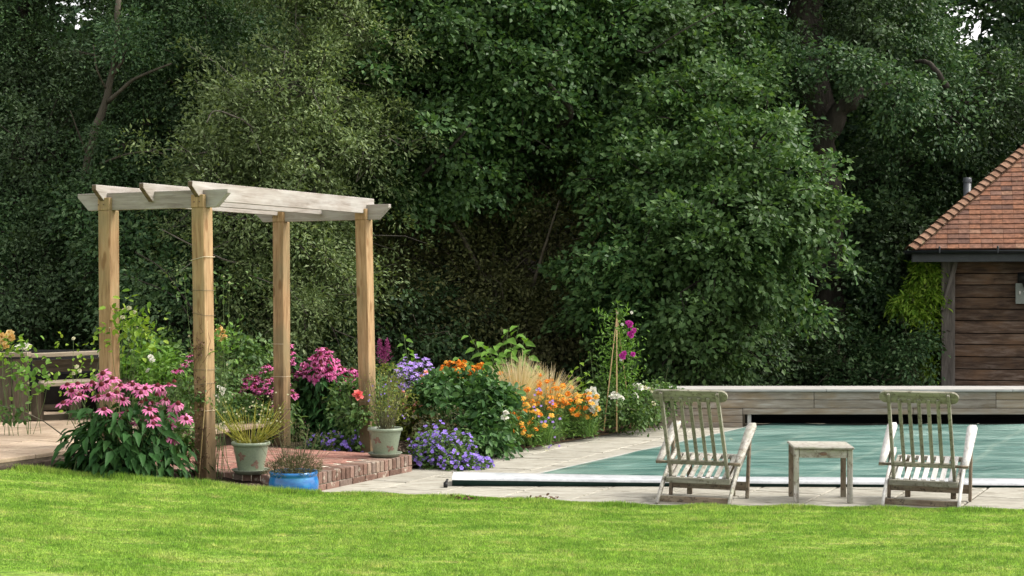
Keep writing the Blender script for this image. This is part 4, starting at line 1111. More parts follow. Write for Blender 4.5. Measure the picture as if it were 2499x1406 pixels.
# ------------------------------------------------------------------ steamer chairs
def make_chair():
    t = empty('deck_chair', (0, 0, 0))
    W2 = .245
    bm_ = M['teak']; pm = M['teak_pale']; dm = M['teak_dark']
    base_z, top_z, lean = .20, .955, .40
    def bk(x, f): return np.array([x, .06 - lean * f, base_z + (top_z - base_z) * f])
    upb = (0, .88, .47)
    for s in (-1, 1):
        bar('back_stile', bk(s * W2, -.02), bk(s * W2 * .96, .985), .026, .042, bm_, t, up=upb)
    # shaped head rail
    poly = []
    hw, hh = .315, .052
    for k in range(9):
        th = math.pi * (k / 8) - math.pi / 2; poly.append((hw - hh + hh * math.cos(th), hh * math.sin(th)))
    for k in range(9):
        th = math.pi / 2 + math.pi * (k / 8); poly.append((-hw + hh + hh * math.cos(th), hh * math.sin(th) - .0))
    # slight dip in the top edge between the rounded ears
    c = bk(0, .95); d = bk(0, 1) - bk(0, 0)
    Mx = Matrix(((1, 0, 0, c[0]), (0, -.88, d[1] / np.linalg.norm(d), c[1] + .024), (0, -.47, d[2] / np.linalg.norm(d), c[2]), (0, 0, 0, 1)))
    prism('head_rail', poly, .026, bm_, t, Mx, .003)
    for k in range(5):
        x = -.152 + k * .076
        bar('back_slat', bk(x, .205), bk(x, .925), .030, .013, bm_, t, up=upb)
    bar('lower_back_rail', bk(-W2, .185), bk(W2, .185), .026, .042, bm_, t, up=tuple(nrm(bk(0, 1) - bk(0, 0))))
    # seat
    s0, s1 = np.array([0, .02, .195]), np.array([0, .52, .345])
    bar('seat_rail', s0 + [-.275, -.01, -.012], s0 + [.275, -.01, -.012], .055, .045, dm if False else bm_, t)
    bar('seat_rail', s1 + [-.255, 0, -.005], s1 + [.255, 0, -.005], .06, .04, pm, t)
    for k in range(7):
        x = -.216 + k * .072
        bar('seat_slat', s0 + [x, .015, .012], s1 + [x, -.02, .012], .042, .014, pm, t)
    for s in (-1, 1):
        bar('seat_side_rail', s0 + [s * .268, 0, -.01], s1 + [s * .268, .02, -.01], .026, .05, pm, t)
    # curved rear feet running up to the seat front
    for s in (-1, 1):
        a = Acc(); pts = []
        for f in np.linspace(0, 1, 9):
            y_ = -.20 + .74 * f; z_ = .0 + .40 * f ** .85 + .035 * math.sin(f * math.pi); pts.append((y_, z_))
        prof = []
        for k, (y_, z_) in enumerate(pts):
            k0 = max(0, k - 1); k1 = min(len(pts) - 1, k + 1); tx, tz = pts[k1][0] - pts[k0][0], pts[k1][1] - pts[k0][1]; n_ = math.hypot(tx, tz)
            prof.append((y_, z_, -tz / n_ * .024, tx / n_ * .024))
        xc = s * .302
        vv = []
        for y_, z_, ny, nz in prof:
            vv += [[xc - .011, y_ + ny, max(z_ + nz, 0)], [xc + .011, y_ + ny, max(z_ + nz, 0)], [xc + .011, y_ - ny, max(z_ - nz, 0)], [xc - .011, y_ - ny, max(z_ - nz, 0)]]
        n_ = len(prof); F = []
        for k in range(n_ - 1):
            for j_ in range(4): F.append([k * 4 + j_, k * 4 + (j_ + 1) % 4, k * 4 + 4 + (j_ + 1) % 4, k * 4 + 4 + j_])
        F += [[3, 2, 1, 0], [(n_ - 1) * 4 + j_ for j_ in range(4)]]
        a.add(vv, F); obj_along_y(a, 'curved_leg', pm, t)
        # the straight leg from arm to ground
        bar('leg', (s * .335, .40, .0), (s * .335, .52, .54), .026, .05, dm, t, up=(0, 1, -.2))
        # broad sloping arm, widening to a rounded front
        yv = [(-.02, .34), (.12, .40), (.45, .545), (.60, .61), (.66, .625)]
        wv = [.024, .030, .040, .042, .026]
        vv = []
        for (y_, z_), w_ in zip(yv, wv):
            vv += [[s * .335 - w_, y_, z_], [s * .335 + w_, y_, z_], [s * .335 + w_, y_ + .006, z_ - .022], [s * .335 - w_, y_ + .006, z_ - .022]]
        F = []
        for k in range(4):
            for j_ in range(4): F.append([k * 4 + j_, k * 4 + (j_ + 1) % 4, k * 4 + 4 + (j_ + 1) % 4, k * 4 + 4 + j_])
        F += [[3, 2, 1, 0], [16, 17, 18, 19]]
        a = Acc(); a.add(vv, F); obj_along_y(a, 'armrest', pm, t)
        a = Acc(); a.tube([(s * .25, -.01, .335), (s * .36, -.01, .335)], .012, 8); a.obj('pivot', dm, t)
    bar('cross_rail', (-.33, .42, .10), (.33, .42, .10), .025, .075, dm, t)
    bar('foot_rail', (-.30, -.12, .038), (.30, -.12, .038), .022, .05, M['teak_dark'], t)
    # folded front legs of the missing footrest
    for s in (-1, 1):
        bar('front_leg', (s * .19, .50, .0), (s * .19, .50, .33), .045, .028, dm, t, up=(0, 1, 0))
    return t
proto = make_chair()
ch1 = proto
ch1.location = (1.56, 12.80, 0); ch1.rotation_euler = (0, 0, R(-20))
tag(ch1, 'weathered steamer chair with mossy slatted back, nearest the flower border', 'deck chair', 'steamer chairs by the pool')
ch2 = copy_tree(proto)
ch2.location = (3.40, 12.62, 0); ch2.rotation_euler = (0, 0, R(-22))
tag(ch2, 'weathered steamer chair with pale seat slats, right of the small table', 'deck chair', 'steamer chairs by the pool')

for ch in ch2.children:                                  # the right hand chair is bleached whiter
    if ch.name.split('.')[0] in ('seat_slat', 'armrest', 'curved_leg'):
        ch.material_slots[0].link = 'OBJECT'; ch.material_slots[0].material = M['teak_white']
# side table
tl = thing('side_table', 'small square weathered teak table between the two steamer chairs', 'table', (2.62, 12.98, 0), R(-4))
def lp_(x, y, z): return np.array(tl.location) + np.array([x * math.cos(R(-4)) - y * math.sin(R(-4)), x * math.sin(R(-4)) + y * math.cos(R(-4)), z])
xa = lp_(1, 0, 0) - lp_(0, 0, 0); ya = lp_(0, 1, 0) - lp_(0, 0, 0)
for sx_ in (-1, 1):
    for sy_ in (-1, 1):
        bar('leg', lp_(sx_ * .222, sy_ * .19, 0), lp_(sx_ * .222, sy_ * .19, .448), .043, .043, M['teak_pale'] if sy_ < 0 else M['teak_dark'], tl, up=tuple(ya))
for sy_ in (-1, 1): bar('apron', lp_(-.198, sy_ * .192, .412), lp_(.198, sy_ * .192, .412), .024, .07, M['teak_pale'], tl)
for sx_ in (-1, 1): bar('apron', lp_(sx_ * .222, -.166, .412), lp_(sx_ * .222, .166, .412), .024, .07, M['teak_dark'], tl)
for k in range(5):
    y_ = -.196 + k * .098
    bar('top_slat', lp_(-.252, y_, .464), lp_(.252, y_, .462), .090, .022, M['teak_pale'], tl, bev=.006)
a = Acc(); c = lp_(.0, -.207, .412); k = 16
th = np.arange(k) * 2 * math.pi / k
v = [c + xa * .032 * math.cos(t) + UP * .015 * math.sin(t) for t in th] + [c - ya * .004 + xa * .030 * math.cos(t) + UP * .013 * math.sin(t) for t in th]
a.add(v, [[i_, (i_ + 1) % k, k + (i_ + 1) % k, k + i_] for i_ in range(k)]); a.F.append(np.array([[k + i_ for i_ in range(k)]]))
pl = a.obj('name_plate', M['motif'], None); pl.parent = tl; pl.matrix_basis = WM(tl).inverted()

# ------------------------------------------------------------------ pots
def leaf_motif(pot, c, r, ang, z, sc):
    """a printed brown leaf sprig lying on the glaze"""
    a = Acc()
    for k in range(6):
        th = random.uniform(0, 6.28); L_ = .03 * sc * random.uniform(.7, 1.2)
        pts = []
        for t in np.linspace(0, 1, 5):
            for w_ in (-1, 1):
                u_ = t * L_ * math.cos(th) + w_ * math.sin(math.pi * t) * .009 * sc * -math.sin(th); v_ = t * L_ * math.sin(th) + w_ * math.sin(math.pi * t) * .009 * sc * math.cos(th)
                aa = ang + u_ / r; zz = z + v_; rr = r + (zz - z) * .22 + .0025
                pts.append([c[0] + rr * math.cos(aa), c[1] + rr * math.sin(aa), zz])
        a.add(pts, [[2 * q, 2 * q + 1, 2 * q + 3, 2 * q + 2] for q in range(4)])
    a.obj('leaf_motif', M['motif'], pot)
def green_pot(cx, cy, z0, label, s=1.0):
    t = thing('glazed_pot', label, 'plant pot', (cx, cy, z0), 0, 'sage green glazed pots')
    a = Acc(); a.lathe([(0, .0), (.13 * s, .0), (.165 * s, .035), (.168 * s, .04), (.158 * s, .04), (.125 * s, .014), (0, .014)], (cx, cy, z0), 40); a.obj('saucer', M['sage_dark'], t, True)
    a = Acc(); a.lathe([(0, .016), (.105 * s, .016), (.112 * s, .03), (.155 * s, .245), (.157 * s, .25), (.170 * s, .252), (.172 * s, .272), (.166 * s, .282), (.155 * s, .28), (.150 * s, .25), (.146 * s, .235)], (cx, cy, z0), 44); a.obj('body', M['sage'], t, True)
    a = Acc(); a.lathe([(.148 * s, .245), (.07, .252), (0, .25)], (cx, cy, z0), 24); a.obj('compost', M['compost'], t, True)
    leaf_motif(t, (cx, cy), .138 * s, R(-118), z0 + .165, 1.5); leaf_motif(t, (cx, cy), .125 * s, R(-62), z0 + .09, 1.4); leaf_motif(t, (cx, cy), .15 * s, R(-165), z0 + .2, 1.1)
    return t
green_pot(-2.31, 13.50, PZ, 'sage green pot of yellow stalks on the platform beside the front post')
green_pot(-1.235, 14.86, PZ, 'sage green pot on the platform corner beside the right hand post')
t = thing('blue_pot', 'squat blue glazed pot of grey lavender at the lawn edge', 'plant pot', (-1.865, 13.04, 0))
a = Acc(); a.lathe([(0, 0), (.15, 0), (.185, .03), (.212, .09), (.213, .14), (.200, .19), (.196, .20), (.203, .205), (.207, .22), (.203, .236), (.190, .238), (.183, .22), (.18, .2)], (-1.865, 13.04, 0), 48); a.obj('body', M['blue'], t, True)
a = Acc(); a.lathe([(.185, .208), (.1, .215), (0, .212)], (-1.865, 13.04, 0), 24); a.obj('compost', M['compost'], t, True)

#--PLANTS--
# ------------------------------------------------------------------ flower shapes
def petal_ring(acc, n, r0, L, W, droop, z=0.0, shape=OVAL, rot=0.0, jit=.15):
    th = np.arange(n) * 2 * math.pi / n + rot + rng.normal(size=n) * jit * .5
    d = np.stack([np.cos(th), np.sin(th), -np.full(n, droop) + rng.normal(size=n) * jit], -1)
    P = np.stack([np.cos(th) * r0, np.sin(th) * r0, np.full(n, z)], -1)
    leaves(acc, P, d, np.tile([0., 0, 1], (n, 1)) + d * [1, 1, 0] * .3, L * (.85 + .3 * rng.random(n)), W, shape)
def dome(acc, r, h, z=0, k=9):
    acc.lathe([(r, z), (r * 1.0, z + h * .35), (r * .75, z + h * .75), (r * .35, z + h * .97), (0.0005, z + h)], (0, 0, 0), k)
def mesh_of(fn, name, mat, smooth=False):
    a = Acc(); fn(a); return a.mesh(name, M[mat], (0, 0, 0), smooth)
PINK = [mesh_of(lambda a, d=d: petal_ring(a, 13, .012, .052, .019, d), 'petals', 'f_pink') for d in (.15, .35, .6, .9)]
DEEP = [mesh_of(lambda a, d=d: petal_ring(a, 12, .012, .045, .019, d), 'petals', 'f_deep') for d in (.2, .5, .8)]
CONE = mesh_of(lambda a: dome(a, .019, .026, -.004), 'cone', 'f_cone', True)
VIOL = [mesh_of(lambda a, d=d: petal_ring(a, 5, .002, .021, .021, d), 'petals', 'f_violet') for d in (-.35, -.1, .1)]
LILA = [mesh_of(lambda a, d=d: petal_ring(a, 5, .002, .023, .022, d), 'petals', 'f_lilac') for d in (-.4, 0)]
def ruff(a, n=10, L=.026, W=.016):
    petal_ring(a, n, .003, L, W, .05); petal_ring(a, n - 2, .002, L * .75, W, -.45, .004, rot=.3)
ORAN = [mesh_of(lambda a: ruff(a), 'petals', 'f_orange'), mesh_of(lambda a: petal_ring(a, 11, .006, .026, .014, .4), 'petals', 'f_orange')]
YORA = [mesh_of(lambda a: ruff(a), 'petals', 'f_orange'), mesh_of(lambda a: petal_ring(a, 11, .004, .027, .015, .3), 'petals', 'f_gold')]
REDO = [mesh_of(lambda a: ruff(a, 11, .03, .017), 'petals', 'f_red')]
SALM = [mesh_of(lambda a: ruff(a, 8, .026, .018), 'petals', 'f_salmon')]
def rose_fn(a, s=1.0):
    petal_ring(a, 7, .004, .036 * s, .036 * s, .0); petal_ring(a, 6, .003, .030 * s, .032 * s, -.55, .004, rot=.4); petal_ring(a, 5, .002, .024 * s, .026 * s, -1.4, .008, rot=.8)
    petal_ring(a, 4, .001, .019 * s, .02 * s, -3, .01, rot=.2)
WROS = [mesh_of(lambda a: rose_fn(a, 1.05), 'petals', 'f_white')]
YROS = [mesh_of(lambda a: rose_fn(a, .9), 'petals', 'f_yellow')]
CROS = [mesh_of(lambda a: rose_fn(a, 1.2), 'petals', 'f_coral')]
CREAM = [mesh_of(lambda a: rose_fn(a, .8), 'petals', 'f_cream')]
MAGE = [mesh_of(lambda a: rose_fn(a, .8), 'petals', 'f_magenta')]

def flower(root, meshes, p, up, s=1.0, centre=None, name='flower'):
    up = nrm(np.asarray(up, float)); x = nrm(np.cross(up, [.3, .9, .1])); y = np.cross(up, x)
    th = random.uniform(0, 6.28); x, y = x * math.cos(th) + y * math.sin(th), y * math.cos(th) - x * math.sin(th)
    Mx = Matrix(((x[0] * s, y[0] * s, up[0] * s, p[0]), (x[1] * s, y[1] * s, up[1] * s, p[1]), (x[2] * s, y[2] * s, up[2] * s, p[2]), (0, 0, 0, 1)))
    o = place(name, random.choice(meshes), root, Mx)
    if centre is not None: place('cone', centre, o, Mx)
    return o

def dome_leaves(acc, c, r3, n, L, W, shape=RHOMB, shell=.5, up=.5, droop=.3, spread=.35, taper=0.0):
    """leaves through a dome standing on c"""
    u = sph(n); u[:, 2] = np.abs(u[:, 2]); rad = np.where(rng.random(n) < shell, .8 + .2 * rng.random(n), rng.random(n) ** .5)
    q = u * rad[:, None]; ph = rng.random(4) * 6.3
    q *= (1 + .14 * np.sin(u[:, 0:1] * 6 + ph[0]) * np.sin(u[:, 1:2] * 5 + ph[1]) + .10 * np.sin(u[:, 2:3] * 9 + ph[2] + u[:, 0:1] * 8))
    if taper: q[:, :2] *= (1 - taper * (1 - q[:, 2:3]))
    P = np.asarray(c) + q * np.asarray(r3)
    D = nrm(u * [1, 1, .4] + np.array([0, 0, -droop]) + rnd(n, spread))
    N = nrm(u * .5 + np.array([0, -.1, up + .4]) + rnd(n, .35))
    s = .65 + .7 * rng.random(n)
    leaves(acc, P, D, N, L * s, W * s, shape)

def stems(acc, c, tops, r=.004, base_r=.1, bow=.05, k=4):
    for t in tops:
        t = np.asarray(t); b = np.asarray(c) + np.array([rng.normal() * base_r, rng.normal() * base_r, 0]) * 1.0
        m_ = (b + t) / 2 + np.array([*((t - b)[:2] * .22), 0]) + rng.normal(size=3) * bow * .4
        m_[2] = b[2] + (t[2] - b[2]) * .55
        acc.tube([b, m_, t], [r, r * .8, r * .6], k, False)

def leaf_object(kind_mat, L, W, key):
    a = Acc(); leaves(a, [[0, 0, 0]], [[1, 0, 0]], [[0, 0, 1]], L, W, LANCE); return a.mesh('leaf', M[kind_mat], (0, 0, 0), True)
def put_leaf(root, me, p, d, n, s):
    d = nrm(d); y = nrm(np.cross(n, d)); z = np.cross(d, y)
    Mx = Matrix(((d[0] * s, y[0] * s, z[0] * s, p[0]), (d[1] * s, y[1] * s, z[1] * s, p[1]), (d[2] * s, y[2] * s, z[2] * s, p[2]), (0, 0, 0, 1)))
    place('leaf', me, root, Mx)

# ------------------------------------------------------------------ front coneflowers
c = ground(305, 1150, .16); c = np.array([-3.42, 13.33, .16])
cf = thing('coneflower_clump', 'large clump of pink coneflowers over dark leaves at the lawn edge', 'coneflowers', c)
heads = [(252, 912, 0), (165, 940, 1), (190, 938, 1), (225, 935, 1), (248, 938, 0), (262, 932, 0), (295, 942, 1), (318, 938, 0), (325, 940, 1), (355, 948, 2), (385, 942, 1), (412, 940, 1),
         (155, 985, 1), (178, 975, 1), (195, 965, 1), (240, 968, 1), (265, 965, 0), (285, 960, 1), (300, 975, 2), (345, 960, 1), (355, 978, 2), (372, 985, 0), (405, 975, 2), (425, 998, 2), (435, 985, 2),
         (275, 925, 1), (335, 950, 1), (210, 950, 1), (175, 955, 1), (395, 950, 2), (365, 1000, 2), (415, 1040, 1), (285, 1018, 2), (254, 1000, 0), (312, 1008, 1), (340, 1028, 0), (372, 1020, 0), (375, 1036, 1), (308, 1032, 2), (425, 1015, 2), (455, 1022, 2), (422, 1068, 0), (428, 905, 3), (440, 902, 3), (452, 890, 3), (465, 868, 3), (462, 880, 3)]
st = Acc(); tops = []
for k, (px, py, tp_) in enumerate(heads):
    Zf = c[1] + random.uniform(-.28, .25) + (.35 if tp_ == 3 else 0)
    p = at(px, py, Zf)
    toward = np.array([0, -.55 if tp_ == 0 else -.25, 1]) if tp_ != 2 else np.array([.3, -.45, .8])
    flower(cf, [PINK[1], PINK[2]] if tp_ == 0 else ([PINK[0], PINK[1]] if tp_ == 1 else (DEEP if tp_ == 3 else [PINK[0], PINK[3]])), p, toward + rng.normal(size=3) * .12, random.uniform(1.1, 1.3) if tp_ != 3 else .8, CONE)
    tops.append(p - np.array([0, 0, .01]))
for k in range(9):
    p = at(random.uniform(170, 450), random.uniform(925, 1060), c[1] + random.uniform(-.2, .2)); place('seed_head', CONE, cf, Matrix.Translation(p)); tops.append(p)
stems(st, c, tops, .0042, .16); st.obj('stems', M['stem'], cf, kind='stuff')
a = Acc(); dome_leaves(a, c + [0, 0, .02], (.42, .32, .62), 620, .125, .052, LANCE, .6, .4, .75, .35)
dome_leaves(a, c + [-.18, -.02, 0], (.28, .26, .50), 160, .13, .055, LANCE, .6, .4, .75, .35)
dome_leaves(a, c + [.35, .1, 0], (.34, .3, .42), 160, .12, .05, LANCE, .6, .4, .75, .35)
a.obj('foliage', M['l_cone'], cf, kind='stuff')
lm = leaf_object('l_cone', .16, .065, 'cone')
for k in range(120):
    th = random.uniform(-math.pi, math.pi); u = np.array([math.cos(th), math.sin(th) if math.sin(th) < .2 else .2, 0]); hh = random.uniform(.08, .62)
    rr = (.32 + .14 * random.random()) * (1.0 if hh < .45 else .8)
    p = c + u * [rr * 1.12, rr * .75, 0] + [random.uniform(-.05, .05), 0, hh]
    put_leaf(cf, lm, p, u + np.array([0, -.15, -.75]) + rng.normal(size=3) * .3, np.array([0, -.5, .9]) + u * .4 + rng.normal(size=3) * .3, random.uniform(.65, 1.15))

# ------------------------------------------------------------------ pink mass in the middle
def flower_mound(name, label, cat, c, r3, leafmat, nleaf, L, W, fl, nfl, top_bias=.55, fs=1.0, centre=None, shape=RHOMB, front=True, group=None, droop=.3, fz=1.02, upv=(0, -.4, 1), taper=0, stemmat='stem_dark', flim=None, fl_extra=None):
    c = np.asarray(c, float); r3 = np.asarray(r3, float)
    root = thing(name, label, cat, c, 0, group)
    lobes = [(np.zeros(3), np.array([.72, .72, .86]))]
    for k in range(6):
        th = k * 1.05 + random.uniform(0, .8); rr = random.uniform(.35, .72)
        hh = random.uniform(.45, 1.04) if rr < .55 else random.uniform(.35, .8)
        lobes.append((np.array([math.cos(th) * rr * r3[0], math.sin(th) * rr * r3[1], 0]), np.array([random.uniform(.36, .55)] * 2 + [hh])))
    a = Acc()
    for off, sc in lobes: dome_leaves(a, c + off, r3 * sc, nleaf // 5, L, W, shape, .5, .5, droop, .4, taper)
    tops = []
    for k in range(nfl):
        off, sc = random.choice(lobes)
        lim = -1 if top_bias < .4 else r3[2] * (.72 if top_bias >= .6 else .55)
        for _ in range(60):
            u = sph(1)[0]; u[2] = abs(u[2]); off, sc = random.choice(lobes)
            if u[2] > top_bias and (not front or u[1] < .25) and u[2] * r3[2] * sc[2] > lim: break
        q = u * r3 * sc * random.uniform(fz - .10, fz + .12) + off
        p = c + q
        if p[2] < c[2] + lim: continue
        flower(root, fl, p, u * .6 + np.array(upv) + rng.normal(size=3) * .35, fs * random.uniform(.65, 1.15), centre); tops.append(p)
        if random.random() < .3:
            q_ = p + [0, .01, -.03]; n = 6; leaves(a, q_ + rnd(n, .02), rnd(n) + [0, 0, -.2], rnd(n, .4) + [0, -.4, .9], L * .6, W * .6, shape)
    a.obj('foliage', M[leafmat], root, kind='stuff')
    if tops:
        s = Acc(); stems(s, c, tops[:160], .003, min(r3[0], r3[1]) * .35, .03, 3); s.obj('stems', M[stemmat], root, kind='stuff')
    return root
g1 = at(790, 1075, 17.2)
flower_mound('coneflower_clump', 'tall mass of deep pink coneflowers behind the two right posts', 'coneflowers', (g1[0], 17.2, .08), (.50, .40, .96), 'l_cone', 1500, .13, .05, DEEP, 300, .60, 1.08, CONE, LANCE, droop=.7, fz=1.04, taper=.1)
g1 = at(855, 1065, 17.1)
flower_mound('coneflower_clump', 'right shoulder of the pink drift by the last post', 'coneflowers', (g1[0], 17.3, .08), (.34, .35, .84), 'l_cone', 900, .13, .05, DEEP, 120, .6, 1.02, CONE, LANCE, droop=.7)
g1 = at(730, 1065, 17.1)
flower_mound('coneflower_clump', 'left shoulder of the pink drift beside the third post', 'coneflowers', (g1[0], 17.4, .08), (.30, .35, .93), 'l_cone', 900, .13, .05, DEEP, 110, .6, 1.02, CONE, LANCE, droop=.7)
g1 = at(650, 1060, 16.9)
flower_mound('coneflower_clump', 'smaller drift of mauve pink coneflowers between the posts', 'coneflowers', (g1[0], 16.9, .08), (.40, .35, .90), 'l_rose', 700, .10, .045, DEEP, 190, .5, .95, CONE, LANCE, droop=.6)
g1 = at(735, 1060, 16.9)
flower_mound('coneflower_clump', 'low pale pink coneflower cluster left of the third post', 'coneflowers', (g1[0] - .25, 16.9, .08), (.30, .3, .58), 'l_rose', 600, .09, .04, PINK, 26, .3, .6, CONE, LANCE, droop=.6)

# ------------------------------------------------------------------ violet cranesbills
flower_mound('cranesbill', 'violet cranesbill spilling over the paving at the platform corner', 'cranesbill', (-.70, 15.45, .0), (.36, .34, .40), 'l_rose', 1500, .045, .035, VIOL, 230, .05, 1.1, None, RHOMB, upv=(0, -.9, .8))
flower_mound('cranesbill', 'low trailing violet flowers tumbling onto the pale paving', 'cranesbill', (-.50, 15.30, .0), (.38, .28, .18), 'l_rose', 700, .04, .03, VIOL, 110, .05, 1.1, None, RHOMB, upv=(0, -.9, .8))
flower_mound('cranesbill', 'violet cranesbill climbing up beside the right green pot', 'cranesbill', (-.80, 15.7, .0), (.26, .26, .48), 'l_rose', 800, .045, .035, VIOL, 90, .1, 1.0, None, RHOMB, upv=(0, -.9, .8))
flower_mound('cranesbill', 'violet cranesbill at the foot of the dark coneflower leaves', 'cranesbill', (at(835, 1080, 16)[0], 16.0, .05), (.40, .3, .26), 'l_rose', 900, .045, .035, VIOL, 80, .1, 1.3, None, RHOMB, upv=(0, -.9, .8))
flower_mound('cranesbill', 'few violet flowers low behind the third post', 'cranesbill', (at(770, 1080, 15.9)[0], 15.9, .05), (.22, .2, .22), 'l_dahlia', 400, .045, .035, VIOL, 16, .1, 1.0, None, RHOMB, upv=(0, -.9, .8))
flower_mound('phlox', 'lilac blue flower heads behind the right hand post', 'phlox', (at(1012, 1030, 18.2)[0], 18.2, .1), (.40, .35, .84), 'l_rose', 1300, .07, .03, LILA, 330, .5, 1.2, None, RHOMB, upv=(0, -.6, 1))
flower_mound('phlox', 'salmon and lilac flowers beside the blue phlox', 'phlox', (at(1060, 1010, 17.9)[0], 17.9, .1), (.30, .3, .74), 'l_yellow', 700, .06, .025, SALM + LILA[:1], 150, .3, 1.2, None, RHOMB, upv=(0, -.7, 1))
flower_mound('alstroemeria', 'peach and salmon flowers on yellowish stems above the right pot', 'peruvian lilies', (at(1010, 1030, 17)[0], 17.0, .1), (.38, .3, .66), 'l_yellow', 1500, .06, .022, SALM + CREAM, 90, .1, .95, None, RHOMB, upv=(0, -.8, .8))
flower_mound('helenium', 'bright orange red flower heads in the middle of the border', 'heleniums', (at(1112, 1000, 18.6)[0], 18.6, .1), (.50, .4, .86), 'l_rose', 1500, .09, .03, ORAN + YORA, 240, .7, 1.25, None, LANCE, upv=(0, -.5, 1), droop=.5)

# ------------------------------------------------------------------ shrubs in the border
def bush(name, label, c, blobs, mat, n, L, W, shape=RHOMB, droop=.35, cat='shrub', stemmat='stem_dark', group=None, rc=.12):
    c = np.asarray(c, float); root = thing(name, label, cat, c, 0, group)
    a = Acc(); tw = Acc(); crown(a, tw, [(np.asarray(b[0]), b[1]) for b in blobs], rc, n, 26, L, W, shape=shape, droop=droop, inner=.45, twigs=.5, gapsoft=0, tr=.004)
    a.obj('foliage', M[mat], root, kind='stuff')
    if tw.n: tw.obj('stems', M[stemmat], root, kind='stuff')
    return root
def ab(px, py, Z_, r): return (at(px, py, Z_), r)
bush('dahlia_bush', 'dark green leafy bush left of the orange marigolds', ground(1150, 1090, .06), [ab(1110, 960, 17.0, .32), ab(1180, 980, 16.7, .32), ab(1060, 970, 17.2, .28), ab(1160, 1050, 16.4, .27), ab(1200, 1080, 16.3, .22), ab(1110, 1020, 16.7, .3), ab(1195, 1010, 16.6, .24)], 'l_dahlia', 1.9, .075, .05, OVAL)
bush('box_ball', 'small brownish green clipped bush beside the violet flowers', ground(1075, 1110, .04), [ab(1075, 1040, 16.2, .26), ab(1055, 1075, 16.1, .2), ab(1105, 1075, 16.1, .2)], 'l_box', 2.4, .03, .02)
bush('potentilla', 'pale green speckled bush behind the front green pot', ground(590, 1030, .3), [ab(575, 940, 17.0, .32), ab(620, 1000, 16.6, .28), ab(560, 1010, 16.6, .26), ab(660, 950, 17.2, .25)], 'l_rose', 1.9, .05, .032)
bush('spindle_bush', 'leafy bush with yellowed leaves between the two right posts', ground(880, 1060, .2), [ab(860, 960, 16.3, .22), ab(905, 960, 16.5, .25), ab(870, 1010, 16.0, .22)], 'l_rose', 1.7, .055, .035)
bush('santolina', 'airy yellow green bush behind the right green pot', ground(960, 1060, .2), [ab(945, 930, 17.4, .25), ab(960, 990, 16.6, .26), ab(930, 970, 16.8, .2)], 'l_yellow', 1.2, .04, .018)
bush('border_bush', 'mid green bush filling the ground behind the front coneflowers', ground(380, 1000, .35), [ab(350, 870, 17.6, .38), ab(430, 930, 17.0, .32), ab(390, 880, 17.4, .22), ab(330, 930, 17.3, .3), ab(440, 990, 15.4, .32), ab(440, 1060, 14.9, .25), ab(575, 870, 18, .35), ab(640, 900, 18.6, .35)], 'l_rose', 1.6, .065, .04)
bush('border_bush', 'yellow green bush between the bench and the second post', ground(330, 930, .35), [ab(320, 890, 16.9, .16), ab(375, 870, 16.9, .2), ab(400, 905, 16.6, .18), ab(300, 905, 16.9, .12)], 'l_bright', 1.2, .07, .035)
bush('border_bush', 'dark leafy bush under the white roses, left of the pool box', ground(1530, 1030, .06), [ab(1510, 985, 18.8, .3), ab(1580, 990, 19.2, .3), ab(1460, 980, 18.8, .2), ab(1620, 975, 19.6, .22), ab(1545, 1010, 18.6, .22)], 'l_rose', 1.8, .05, .03)

# shrubs of big single leaves
def big_leaf_shrub(label, c, shoots, mat, L=.13, W=.075, per=11, name='mulberry_shoot', cat='shrub'):
    c = np.asarray(c, float); root = thing(name, label, cat, c, 0, 'tall leafy shrubs in the border')
    me = leaf_object(mat, L, W, label); st = Acc()
    for (px, py, Z_) in shoots:
        t = at(px, py, Z_); b = c + [random.uniform(-.12, .12), random.uniform(-.1, .1), 0]
        m_ = b + (t - b) * .5 + np.array([(t - b)[0] * -.12, 0, .05]); st.tube([b, m_, t], [.009, .006, .003], 5, False)
        for k in range(per):
            f = .35 + .65 * (k + .5) / per; p = b * (1 - f) ** 2 + m_ * 2 * f * (1 - f) + t * f * f
            th = k * 2.4 + random.random(); d = np.array([math.cos(th), math.sin(th) * .8, .15 - .45 * (1 - f)])
            put_leaf(root, me, p + nrm(d) * .02, d + np.array([0, -.1, -.35]), np.array([0, -.45, 1.0]) + rng.normal(size=3) * .25, random.uniform(.7, 1.1) * (1.12 - .5 * max(0, f - .75)))
    st.obj('stems', M['stem'], root, kind='stuff'); return root
big_leaf_shrub('tall shrub of large bright green leaves behind the orange flowers', ground(1230, 1000, .1) * [1, 0, 1] + [0, 19.0, 0],
               [(1145, 815, 19), (1175, 830, 18.8), (1195, 855, 18.7), (1215, 840, 18.9), (1240, 800, 19), (1268, 790, 19), (1285, 810, 19.1), (1300, 850, 19), (1320, 890, 19.1), (1250, 850, 18.6), (1225, 880, 18.6), (1200, 900, 18.5), (1150, 880, 18.9), (1285, 880, 18.8), (1120, 870, 19.1)], 'l_bright', .16, .095, 13)
big_leaf_shrub('upright leafy shoots right of the last pergola post', np.array([at(985, 1000, 19)[0], 19.0, .1]), [(985, 812, 19), (1000, 850, 19), (1015, 870, 19), (965, 880, 19)], 'l_bright', .12, .065, 12)
big_leaf_shrub('small leafy shrub with yellowish leaves left of the cane wigwam', np.array([at(1410, 1000, 19)[0], 19.0, .1]), [(1395, 900, 19), (1415, 880, 19), (1430, 905, 19), (1390, 925, 19), (1445, 925, 19)], 'l_lime', .11, .065, 8)
big_leaf_shrub('slim dark leaved shoot just left of the cane wigwam', np.array([at(1450, 1000, 18.8)[0], 18.8, .1]), [(1440, 855, 18.8), (1455, 880, 18.8), (1470, 905, 18.8)], 'l_rose', .10, .05, 12)
